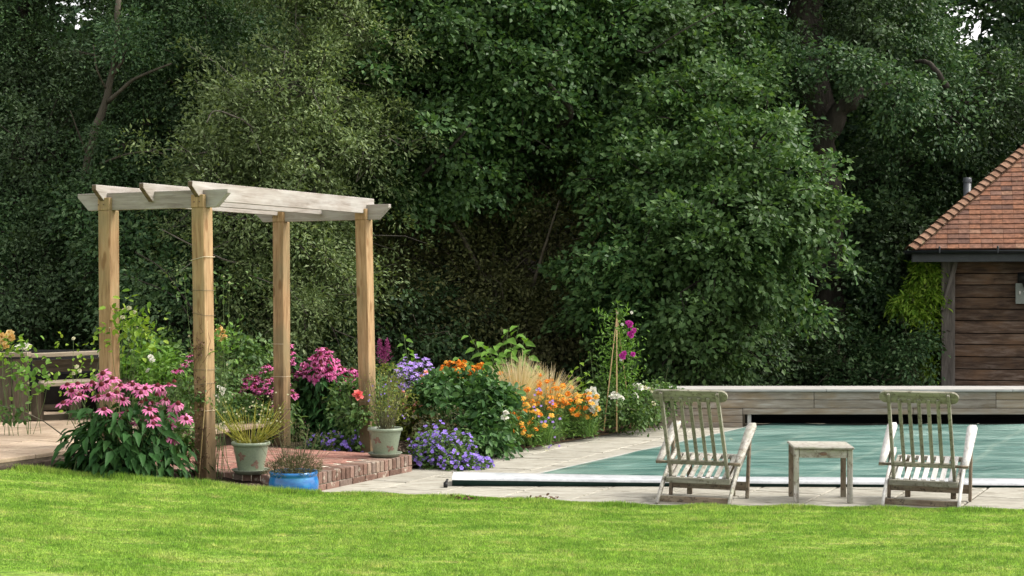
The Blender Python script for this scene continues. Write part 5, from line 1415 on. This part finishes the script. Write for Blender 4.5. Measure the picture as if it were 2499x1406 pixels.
big_leaf_shrub('thin leafy sprig rising behind the left chair head rail', np.array([at(1610, 1000, 19.5)[0], 19.5, .1]), [(1612, 930, 19.5), (1595, 940, 19.5), (1625, 945, 19.4)], 'l_bright', .07, .03, 9)

# feather grass
def tuft(acc, c, n, h, spread, w=.003, segs=5, bend=.5):
    th = rng.random(n) * 6.28; lean = rng.random(n) ** .7 * spread; hh = h * (.7 + .4 * rng.random(n))
    for k in range(n):
        d = np.array([math.cos(th[k]), math.sin(th[k]), 0]); pts = []
        for t in np.linspace(0, 1, segs): pts.append(np.asarray(c) + d * (.03 + lean[k] * (t ** 1.6)) + UP * hh[k] * (t - bend * lean[k] / spread * t ** 3 * .5))
        pts = np.array(pts); s = nrm(np.cross(pts[-1] - pts[0], [.2, -1, .1])) * w
        wd = np.linspace(1, .15, segs)[:, None]
        v = np.concatenate([pts - s * wd, pts + s * wd]); acc.add(v, [[i_, i_ + 1, segs + i_ + 1, segs + i_] for i_ in range(segs - 1)])
# low tangled filling between the plants
def filler(label, pts, n, h, mat, L, W, sx=.25, name='underplanting'):
    a = Acc()
    for px, py in pts:
        g_ = ground(px, py, .05)
        P = g_ + np.stack([rng.normal(size=n) * sx, rng.normal(size=n) * sx * .8 + .1, np.abs(rng.normal(size=n)) * h * .6], -1)
        P = P[((P[:, 0] - BED_A[0]) * bn[0] + (P[:, 1] - BED_A[1]) * bn[1]) > -.05]
        m = len(P); leaves(a, P, nrm(rnd(m) + [0, -.1, .5]), nrm(rnd(m, .6) + [0, -.4, .8]), L * (.5 + rng.random(m)), W, RHOMB)
        tuft(a, g_ + [0, .15, 0], 10, h * 1.2, .2, .004, 4, .8)
    return tag(a.obj(name, M[mat]), label, 'underplanting', kind='stuff')
filler('tangle of small pale green leaves filling the border between its plants', [(1010, 1060), (1080, 1085), (1240, 1090), (1300, 1078), (1350, 1068), (1400, 1060), (1020, 1020), (1130, 1040), (1200, 1030)], 420, .34, 'l_strap', .05, .018)
filler('tangle of darker leaves low in the border behind the posts', [(560, 1080), (640, 1080), (760, 1080), (830, 1075), (960, 1060), (1480, 1045), (1540, 1040), (1590, 1035)], 420, .26, 'l_rose', .05, .028)
for lb, px, Z_, h_, n_ in (('pale straw coloured feather grass in the middle of the border', 1265, 17.8, .94, 620), ('second straw coloured feather grass plume, nearer the cane wigwam', 1335, 18.0, .82, 420), ('low straw coloured feather grass behind the dark bush', 1215, 18.1, .72, 220)):
    c = np.array([at(px, 1000, Z_)[0], Z_, .08]); t = thing('feather_grass', lb, 'ornamental grass', c, 0, 'feather grasses')
    a = Acc(); tuft(a, c, n_, h_, .40, .006); a.obj('blades', M['l_dry'], t, kind='stuff')
# marigolds and strappy leaves
def strap_mound(label, c, r, n, h, fl, nfl, lz=(.1, .5), fs=1.1):
    t = thing('marigold_clump', label, 'marigolds', c, 0, 'orange marigolds along the border'); a = Acc(); c = np.asarray(c)
    for _ in range(n // 12): tuft(a, c + [rng.normal() * r * .5, rng.normal() * r * .35, 0], 12, h * random.uniform(.5, 1.0), .26, .0055, 5, 1.0)
    dome_leaves(a, c, (r, r * .8, h * .95), n * 3, .06, .022, RHOMB, .4, .6, .2, .5)
    a.obj('foliage', M['l_strap'], t, kind='stuff'); tops = []
    for k in range(nfl):
        th = random.uniform(0, 6.28); rr = r * math.sqrt(random.random()); zz = random.uniform(*lz)
        p = c + [rr * math.cos(th), rr * math.sin(th) * .8 - .1, zz * (1.1 - .3 * rr / r)]
        flower(t, fl, p, np.array([0, -.7, .9]) + rng.normal(size=3) * .3, fs * random.uniform(.8, 1.2)); tops.append(p)
    s = Acc(); stems(s, c, tops, .003, r * .4, .03, 3); s.obj('stems', M['stem'], t, kind='stuff')
    return t
strap_mound('orange marigolds tumbling over the edging board', (at(1270, 1070, 17.2)[0], 17.2, .05), .36, 420, .36, YORA, 56, (.12, .50), 1.15)
strap_mound('taller orange marigolds beside the feather grass', (at(1310, 1040, 17.9)[0], 17.9, .06), .42, 460, .55, YORA + ORAN, 120, (.30, .74), 1.25)
strap_mound('orange marigolds at the right end by the white roses', (at(1400, 1040, 18.1)[0], 18.1, .06), .30, 300, .46, YORA, 64, (.22, .62), 1.25)
strap_mound('sparse orange flowers left of the feather grass', (at(1225, 1010, 18.2)[0], 18.2, .06), .26, 200, .5, YORA, 20, (.4, .8), 1.2)
for lb, px, py, Z_, n_ in (('thin spikes of pale lilac catmint among the marigolds', 1325, 990, 17.3, 14), ('pale lilac catmint sprig over the edging board', 1360, 1060, 17.4, 8)):
    c = np.array([at(px, 1050, Z_)[0], Z_, .05]); t = thing('catmint', lb, 'catmint', c, 0, 'catmint sprigs'); 
    for k in range(n_): flower(t, LILA, at(px + random.uniform(-25, 25), py + random.uniform(-45, 45), Z_ - .3), (0, -.8, .6), .7)
    s = Acc(); tuft(s, c, 30, .5, .1, .003, 4, .1); s.obj('stems', M['l_rose'], t, kind='stuff')

# white roses
def rose_plant(label, c, fls, meshes, s=1.1, mat='l_rose', cat='rose', name='rose_bush', leafn=26, leafr=.10, L=.045, W=.03, Zj=.08, stemmat='stem', group=None):
    """fls: (px, py, Z) of each bloom, leaves gathered under each"""
    c = np.asarray(c, float); root = thing(name, label, cat, c, 0, group); a = Acc(); tops = []
    for px, py, Z_ in fls:
        p = at(px, py, Z_ + random.uniform(-Zj, Zj)); flower(root, meshes, p, np.array([0, -.8, .8]) + rng.normal(size=3) * .3, s * random.uniform(.85, 1.2)); tops.append(p)
        n = leafn; P = p + rnd(n, leafr) * [1, 1, .9] - [0, -.02, leafr * .8]; leaves(a, P, nrm(rnd(n) + [0, -.2, -.2]), nrm(rnd(n, .4) + [0, -.4, .9]), L * (.7 + .6 * rng.random(n)), W, OVAL)
    st = Acc(); stems(st, c, tops, .0026, .07); st.obj('stems', M[stemmat], root, kind='stuff'); a.obj('foliage', M[mat], root, kind='stuff'); return root
rose_plant('white rose bush right of the orange marigolds', (at(1445, 1030, 18.3)[0], 18.3, .06), [(1435, 958, 18.3), (1447, 955, 18.2), (1455, 966, 18.2), (1440, 985, 18.1), (1452, 992, 18.1), (1445, 975, 18.2), (1448, 1000, 18), (1438, 970, 18.2), (1450, 982, 18.05)], WROS, 1.5)
rose_plant('white rose bush in front of the cane wigwam', (at(1510, 1030, 18.5)[0], 18.5, .06), [(1500, 962, 18.4), (1508, 968, 18.4), (1517, 972, 18.4), (1495, 968, 18.4)], WROS, 1.25)
rose_plant('white and cream rose bush beside the left chair', (at(1560, 1020, 19)[0], 19.0, .06), [(1553, 942, 19), (1562, 945, 19), (1575, 947, 19), (1590, 952, 19), (1552, 966, 18.9), (1560, 972, 18.9), (1595, 985, 18.8)], WROS + CREAM, 1.15)
rose_plant('single white bloom on the dark bush', (at(1230, 1060, 16.4)[0], 16.4, .06), [(1232, 1020, 16.2), (1235, 1008, 16.2)], WROS, 1.1)
rose_plant('coral pink rose in front of the right hand post', (at(870, 1060, 15.9)[0], 15.9, .08), [(873, 965, 15.7)], CROS, 1.3, leafn=50, leafr=.14)
rose_plant('cream rose growing between the bench and the first pergola post', (at(190, 1010, 16.3)[0], 16.3, TZ), [(180, 826, 16.3), (195, 905, 16.2), (180, 912, 16.2), (188, 895, 16.2), (245, 870, 16.2)], CREAM, .8, 'l_lime', leafn=20, leafr=.14, L=.055, W=.035)
rose_plant('apricot and cream climbing rose arching across the bench end', (at(30, 1050, 15.0)[0], 15.0, TZ), [(5, 822, 15), (24, 815, 15), (8, 832, 15), (15, 848, 15), (27, 823, 14.95)], YROS, 1.2, 'l_lime', leafn=14, leafr=.09, L=.06, W=.04)
rose_plant('white rose on the bench rail at the left', (at(60, 1000, 15.2)[0], 15.2, TZ), [(50, 850, 15.1), (64, 847, 15.1)], WROS, 1.3, 'l_bright', leafn=26, leafr=.13, L=.07, W=.045)
rose_plant('leafy rose stems hanging over the bench boards', (at(75, 1030, 15.1)[0], 15.1, TZ), [(40, 890, 15.0), (60, 905, 15.0), (85, 925, 15.0), (120, 915, 15), (70, 935, 15)], CREAM, .35, 'l_bright', leafn=14, leafr=.07, L=.075, W=.05)
rose_plant('climbing rose with lime leaves and cream flowers on the left post', posts['A'] + [.08, -.1, .3], [(315, 752, 13.9), (328, 762, 13.9), (303, 758, 13.95), (300, 775, 13.9)], CREAM, .9, 'l_lime', leafn=20, leafr=.10, L=.07, W=.045)
rose_plant('lime leaved rose shoot beside the left post', posts['A'] + [.1, -.12, .3], [(350, 775, 13.9), (335, 800, 13.9), (350, 805, 13.9), (268, 800, 13.8), (315, 830, 13.85)], CREAM, .25, 'l_lime', leafn=16, leafr=.09, L=.07, W=.045)
rose_plant('yellow rose cluster right of the front post', posts['B'] + [.1, .1, .1], [(537, 800, 13.7), (545, 808, 13.7), (535, 818, 13.7), (548, 822, 13.7), (540, 830, 13.7), (530, 808, 13.7)], YROS, .8, 'l_bright', leafn=22, leafr=.08)
rose_plant('leafy climber up the right side of the front post', posts['B'] + [.12, .1, .1], [(545, 675, 13.8), (560, 690, 13.8), (540, 870, 13.7), (555, 890, 13.7), (550, 940, 13.7), (535, 980, 13.7), (450, 680, 13.8), (462, 820, 13.8)], CREAM, .4, 'l_rose', leafn=26, leafr=.09)
rose_plant('white flower spray low beside the front post', (at(560, 1040, 14.6)[0], 14.6, .3), [(535, 945, 14.4), (540, 960, 14.4), (532, 968, 14.4), (545, 952, 14.4)], WROS, .75, leafn=24)
rose_plant('white lily bloom between the left post and front post', (at(370, 980, 15.6)[0], 15.6, .35), [(368, 872, 15.5), (372, 880, 15.5), (362, 905, 15.5)], WROS, .95, 'l_bright', leafn=24, leafr=.1)
# arching rose stem on the left over the terrace
arch = thing('arching_rose', 'long bare arching rose stem over the buff terrace', 'rose stem', ground(160, 1070, TZ))
a = Acc(); a.tube([at(162, 1068, 13.6), at(110, 1030, 13.5), at(60, 1005, 13.5), at(0, 990, 13.5), at(-40, 1000, 13.5)], [.006, .005, .005, .004, .003], 5); a.obj('stem', M['twig'], arch)
a = Acc(); P = np.array([at(random.uniform(-10, 70), random.uniform(985, 1030), 13.5) for _ in range(60)]); leaves(a, P, nrm(rnd(60) + [0, 0, -.7]), nrm(rnd(60, .5) + [0, -.8, .6]), .06, .035, OVAL); a.obj('foliage', M['l_rose'], arch, kind='stuff')
# dry brown climber on the front post
dc = thing('dry_climber', 'withered brown climber clinging to the front pergola post', 'climber', PB + [.0, -.1, .1])
a = Acc()
for k in range(26):
    z0 = random.uniform(.1, 1.4); p = PB - E2 * .085 + E1 * random.uniform(-.08, .08) + UP * z0; pts = [p]
    for _ in range(5): p = p + E1 * random.uniform(-.04, .04) - E2 * random.uniform(-.01, .012) + UP * random.uniform(.01, .08); pts.append(p)
    a.tube(pts, .0022, 3, False)
for zc in (1.28, .72, .55, .5, .3, .95):
    n = 26; P = PB - E2 * .095 + UP * zc + E1 * rng.normal(size=(n, 1)) * .045 + rnd(n, .02) + UP * rng.normal(size=(n, 1)) * .04; P[:, 2] = np.maximum(P[:, 2], .12)
    leaves(a, P, rnd(n), rnd(n), .035, .018, RHOMB)
a.obj('twigs', M['dead'], dc, kind='stuff')
a = Acc(); n = 110; P = PB - E2 * .1 + UP * .83 + E1 * rng.normal(size=(n, 1)) * .07 + rnd(n, .03); leaves(a, P, rnd(n), rnd(n, .5) + [0, -.4, .8], .04, .02, RHOMB); a.obj('leaves', M['l_rose'], dc, kind='stuff')

# mauve astilbe plume
pc = np.array([at(935, 900, 18.6)[0], 18.6, .1]); t = thing('astilbe', 'feathery mauve pink plume right of the last post', 'astilbe', pc)
a = Acc()
for px, py, hh in ((928, 850, 40), (945, 852, 48), (937, 870, 40)):
    n = 260; f = rng.random(n); P = np.array([at(px, py + hh * (q - .5), 18.6) for q in f]) + rnd(n, .035) * (f[:, None] * .8 + .2); leaves(a, P, rnd(n), rnd(n), .022, .012, RHOMB)
a.obj('plume', M['f_mauve'], t, kind='stuff'); s = Acc(); stems(s, pc, [at(928, 880, 18.6), at(945, 885, 18.6), at(937, 890, 18.6)], .004, .03); s.obj('stems', M['stem'], t, kind='stuff')

# potted plants
t = thing('broom_plant', 'yellow green stalky plant in the front sage pot', 'pot plant', (-2.31, 13.50, PZ + .25)); a = Acc(); b = Acc(); c0 = np.array([-2.31, 13.50, PZ + .25])
for k in range(95):
    th = random.uniform(0, 6.28); ln = random.uniform(.12, .42) ; sp = random.uniform(.05, .30); d = np.array([math.cos(th), math.sin(th) * .8, 0])
    p0 = c0 + d * random.uniform(0, .1); p1 = c0 + d * (.1 + sp * .45) + UP * ln * .5; p2 = c0 + d * (.1 + sp) + UP * ln
    a.tube([p0, p1, p2], [.0035, .0028, .0015], 4, False)
    n = 7; f = .5 + .5 * rng.random(n)[:, None]; P = p1 + (p2 - p1) * (f * 1.1 - .1) + rnd(n, .018); leaves(b, P, rnd(n) + [0, 0, .6], rnd(n) + [0, -.6, .4], .018, .008, RHOMB)
a.obj('stalks', M['l_broom'], t, kind='stuff'); b.obj('leaves', M['l_yellow'], t, kind='stuff')
for k in range(40): 
    th = random.uniform(0, 6.28); rr = random.uniform(.08, .34)
    flower(t, CREAM, c0 + [rr * math.cos(th), rr * math.sin(th) * .8, random.uniform(.18, .46)], (0, -.8, .5), .28)
t = thing('airy_pot_plant', 'airy yellowing plant with tiny violet flowers in the right sage pot', 'pot plant', (-1.235, 14.86, PZ + .25)); a = Acc(); b = Acc(); c0 = np.array([-1.235, 14.86, PZ + .25])
for k in range(80):
    th = random.uniform(0, 6.28); ln = random.uniform(.2, .58); sp = random.uniform(.02, .20); d = np.array([math.cos(th), math.sin(th), 0])
    p0 = c0 + d * random.uniform(0, .08); p1 = c0 + d * (.05 + sp * .6) + UP * ln * .5; p2 = c0 + d * (.05 + sp) + UP * ln
    a.tube([p0, p1, p2], [.003, .0022, .0014], 4, False)
    n = 10; f = rng.random(n)[:, None]; P = p1 + (p2 - p1) * f + rnd(n, .022); leaves(b, P, rnd(n) + [0, 0, .5], rnd(n) + [0, -.6, .4], .022, .010, RHOMB)
a.obj('stalks', M['l_lav'], t, kind='stuff'); b.obj('leaves', M['l_yellow'], t, kind='stuff')
for k in range(16):
    flower(t, VIOL, c0 + [random.uniform(-.2, .2), random.uniform(-.15, .1), random.uniform(.1, .5)], (0, -.8, .5), .45)
t = thing('lavender', 'grey brown lavender with dry spikes in the blue pot', 'pot plant', (-1.865, 13.04, .22)); a = Acc(); c0 = np.array([-1.865, 13.04, .21])
dome_leaves(a, c0, (.24, .22, .16), 2600, .028, .006, RHOMB, .5, .8, -.5, .5)
a.obj('foliage', M['l_lav'], t, kind='stuff'); a = Acc()
for k in range(70):
    x = random.gauss(.03, .11); y = random.uniform(-.12, .12); h_ = random.uniform(.18, .40); p0 = c0 + [x * .6, y, .05]; p1 = c0 + [x * 1.25, y, h_]
    a.tube([p0, p1], [.0018, .0015], 3, False); n = 9; P = p1 + np.array([0, 0, 1]) * (rng.random((n, 1)) * .05) + rnd(n, .004); leaves(a, P, rnd(n) + [0, 0, 1.2], rnd(n), .012, .006, RHOMB)
a.obj('flower_spikes', M['l_lav'], t, kind='stuff')

# cane wigwam with sweet peas
wz = 18.7; ap = at(1507, 765, wz); wg = thing('cane_wigwam', 'tall wigwam of bamboo canes tied at the top in the border', 'plant support', (ap[0], wz, .08))
for px, dz in ((1486, -.2), (1503, .22), (1506, -.25), (1529, .05)):
    b = at(px, 945, wz + dz); d = (b - ap); foot = ap + d * ((ap[2] - .08) / (ap[2] - b[2])); a = Acc(); a.tube([foot, ap - d * .04 + [random.uniform(-.01, .01), 0, 0]], [.009, .006], 6); a.obj('cane', M['cane'], wg)
a = Acc(); a.lathe([(.014, -.02), (.02, 0), (.014, .02)], ap, 8); a.obj('string_binding', M['string'], wg)
sp = thing('sweet_pea', 'magenta sweet pea climbing the cane wigwam', 'sweet pea', (ap[0] + .05, wz, .08)); a = Acc(); L_ = Acc()
path = [at(1520, 1000, wz), at(1512, 930, wz), at(1535, 880, wz - .1), at(1525, 840, wz), at(1545, 800, wz), at(1520, 780, wz), at(1508, 750, wz), at(1508, 735, wz)]
for q in (path, [at(1508, 762, wz), at(1490, 770, wz), at(1478, 775, wz), at(1462, 765, wz), at(1455, 752, wz)], [at(1508, 762, wz), at(1520, 770, wz), at(1530, 758, wz)],
          [at(1500, 1000, wz), at(1492, 900, wz), at(1500, 850, wz), at(1508, 800, wz)], [at(1525, 1000, wz), at(1538, 930, wz), at(1548, 860, wz), at(1535, 820, wz)]):
    a.tube(q, .004, 4, False)
    q = np.array(q); n = 34; t_ = rng.random(n) * (len(q) - 1); i0 = t_.astype(int); P = q[i0] + (q[np.minimum(i0 + 1, len(q) - 1)] - q[i0]) * (t_ - i0)[:, None] + rnd(n, .02)
    leaves(L_, P, nrm(rnd(n) + [0, 0, .3]), rnd(n) + [0, -.7, .4], .075, .022, RHOMB)
n = 900; P = np.array([at(random.gauss(1508, 24), random.uniform(800, 960) ** 1.0, wz) for _ in range(n)]) + rnd(n, .08); leaves(L_, P, rnd(n), rnd(n, .5) + [0, -.6, .6], .06, .02, RHOMB)
a.obj('stems', M['stem'], sp, kind='stuff'); L_.obj('foliage', M['l_bright'], sp, kind='stuff')
for px, py in ((1538, 795), (1543, 812), (1537, 815), (1517, 868), (1521, 872), (1545, 865), (1540, 790), (1548, 806), (1533, 788), (1524, 862), (1541, 820)): flower(sp, MAGE, at(px, py, wz - .15), (0, -.9, .3), 1.15)
for px, py in ((1519, 792), (1516, 878), (1542, 763)): flower(sp, WROS, at(px, py, wz - .15), (0, -.9, .3), .55)

# wisteria on the pool house corner
wi = thing('wisteria', 'bright green climber hanging at the left corner of the pool house', 'climber', (6.45, 24.1, 0)); a = Acc(); tw = Acc()
B_ = [(at(2262, 690, 24), (.22, .25, .35)), (at(2250, 745, 23.9), (.28, .25, .28)), (at(2215, 735, 23.9), (.22, .2, .14)), (at(2270, 800, 24), (.14, .15, .3)), (at(2275, 900, 24.1), (.10, .12, .4)), (at(2262, 660, 24), (.16, .2, .2))]
crown(a, tw, B_, .13, 1.9, 34, .085, .034, droop=.6, gapsoft=0, tr=.006, shape=OVAL); a.obj('foliage', M['l_lime'], wi, kind='stuff'); tw.obj('twigs', M['twig'], wi, kind='stuff')
a = Acc(); limb(a, [(6.50, 24.15, -.05), at(2282, 850, 24.1), at(2270, 740, 24.0)], .03, .015, 6); limb(a, [at(2272, 770, 24.0), at(2230, 770, 23.9), at(2195, 790, 23.9)], .018, .008, 5); a.obj('stem', M['bark'], wi, True)
bush('border_bush', 'dull yellow green shrub under the bright climber', (6.2, 23.4, 0), [ab(2225, 840, 23.6, .35), ab(2240, 900, 23.4, .3), ab(2255, 820, 23.7, .25)], 'l_under', 1.3, .06, .035, rc=.16)

# edging board of the border: short lengths that follow the paving
eb = thing('edging_board', 'brown timber edging board between border and pale paving', 'edging', (*BED_A, 0))
pts = [ground(1060, 1139), ground(1109, 1124), ground(1200, 1106), ground(1309, 1090), ground(1420, 1070), ground(1530, 1052), ground(1633, 1037)]
for p0, p1 in zip(pts[:-1], pts[1:]):
    q0 = p0 + [0, .02, .03]; q1 = p1 + [0, .02, .03]; bar('board', q0, q0 + (q1 - q0) * .997, .03, .085, M['edging'], eb)

# bark chips and stones on the soil, leaf litter on the paving: loose stuff
a = Acc()
def chips(n, fn, s):
    for _ in range(n):
        p = fn()
        if p is None: continue
        rot = np.array(Euler((random.uniform(-.5, .5), random.uniform(-.5, .5), random.uniform(0, 6))).to_matrix())
        a.box(p, s * random.uniform(.6, 1.6), s * random.uniform(.4, .9), s * random.uniform(.15, .4), rot)
def bedp():
    q = BED_A + bd * random.uniform(.0, 5.2) + bn * random.uniform(.04, 1.1); return np.array([q[0], q[1], bed_z(q[0], q[1]) + .008])
chips(1600, bedp, .032)
def stripp():
    x = random.uniform(-3.3, -1.95); y = lawn_edge(x) + random.uniform(.02, .45)
    return np.array([x, y, np.interp(x, LAWN_X, LAWN_H) * .9 - .01]) if strip_in(x, y) else None
chips(500, stripp, .030)
o = a.obj('bark_chips', M['chip']); tag(o, 'loose bark chips and crumbs of soil scattered over the border', 'bark chips', kind='stuff')
def litter(name, label, px, py, n, s, mat):
    c = ground(px, py, lawn_h(*ground(px, py, .05)[:2]) + .01 if py > 1205 else 0); t = thing(name, label, 'fallen leaf' if n < 6 else 'leaf litter', c); a = Acc(); P = c + rnd(n, s) * [1, .5, .1] + [0, 0, .012]
    leaves(a, P, rnd(n) * [1, 1, .4], rnd(n, .5) + [0, -.3, 1], .035, .025, OVAL); a.obj('dry_leaves', M[mat], t, kind='stuff')
litter('leaf_litter', 'little heap of curled brown leaves at the lawn edge left of the chairs', 1333, 1218, 26, .05, 'dead')
litter('leaf_litter', 'brown scraps on the lawn edge below the pool cover end', 1140, 1218, 20, .06, 'dead')
for k, (px, py) in enumerate([(1780, 1072), (1575, 1123), (1330, 1100)]):
    c = ground(px, py, .045); t = tag(Acc().obj if False else None or empty('fallen_leaf', c), ['pale fallen leaf lying on the cover behind the left chair', 'pale fallen leaf on the teal cover left of the first chair', 'pale fallen leaf on the paving beside the edging board'][k], 'fallen leaf')
    a = Acc(); leaves(a, [c], [[1, .2, 0]], [[0, 0, 1]], .05, .03, OVAL); a.obj('blade', M['f_cream'], t)
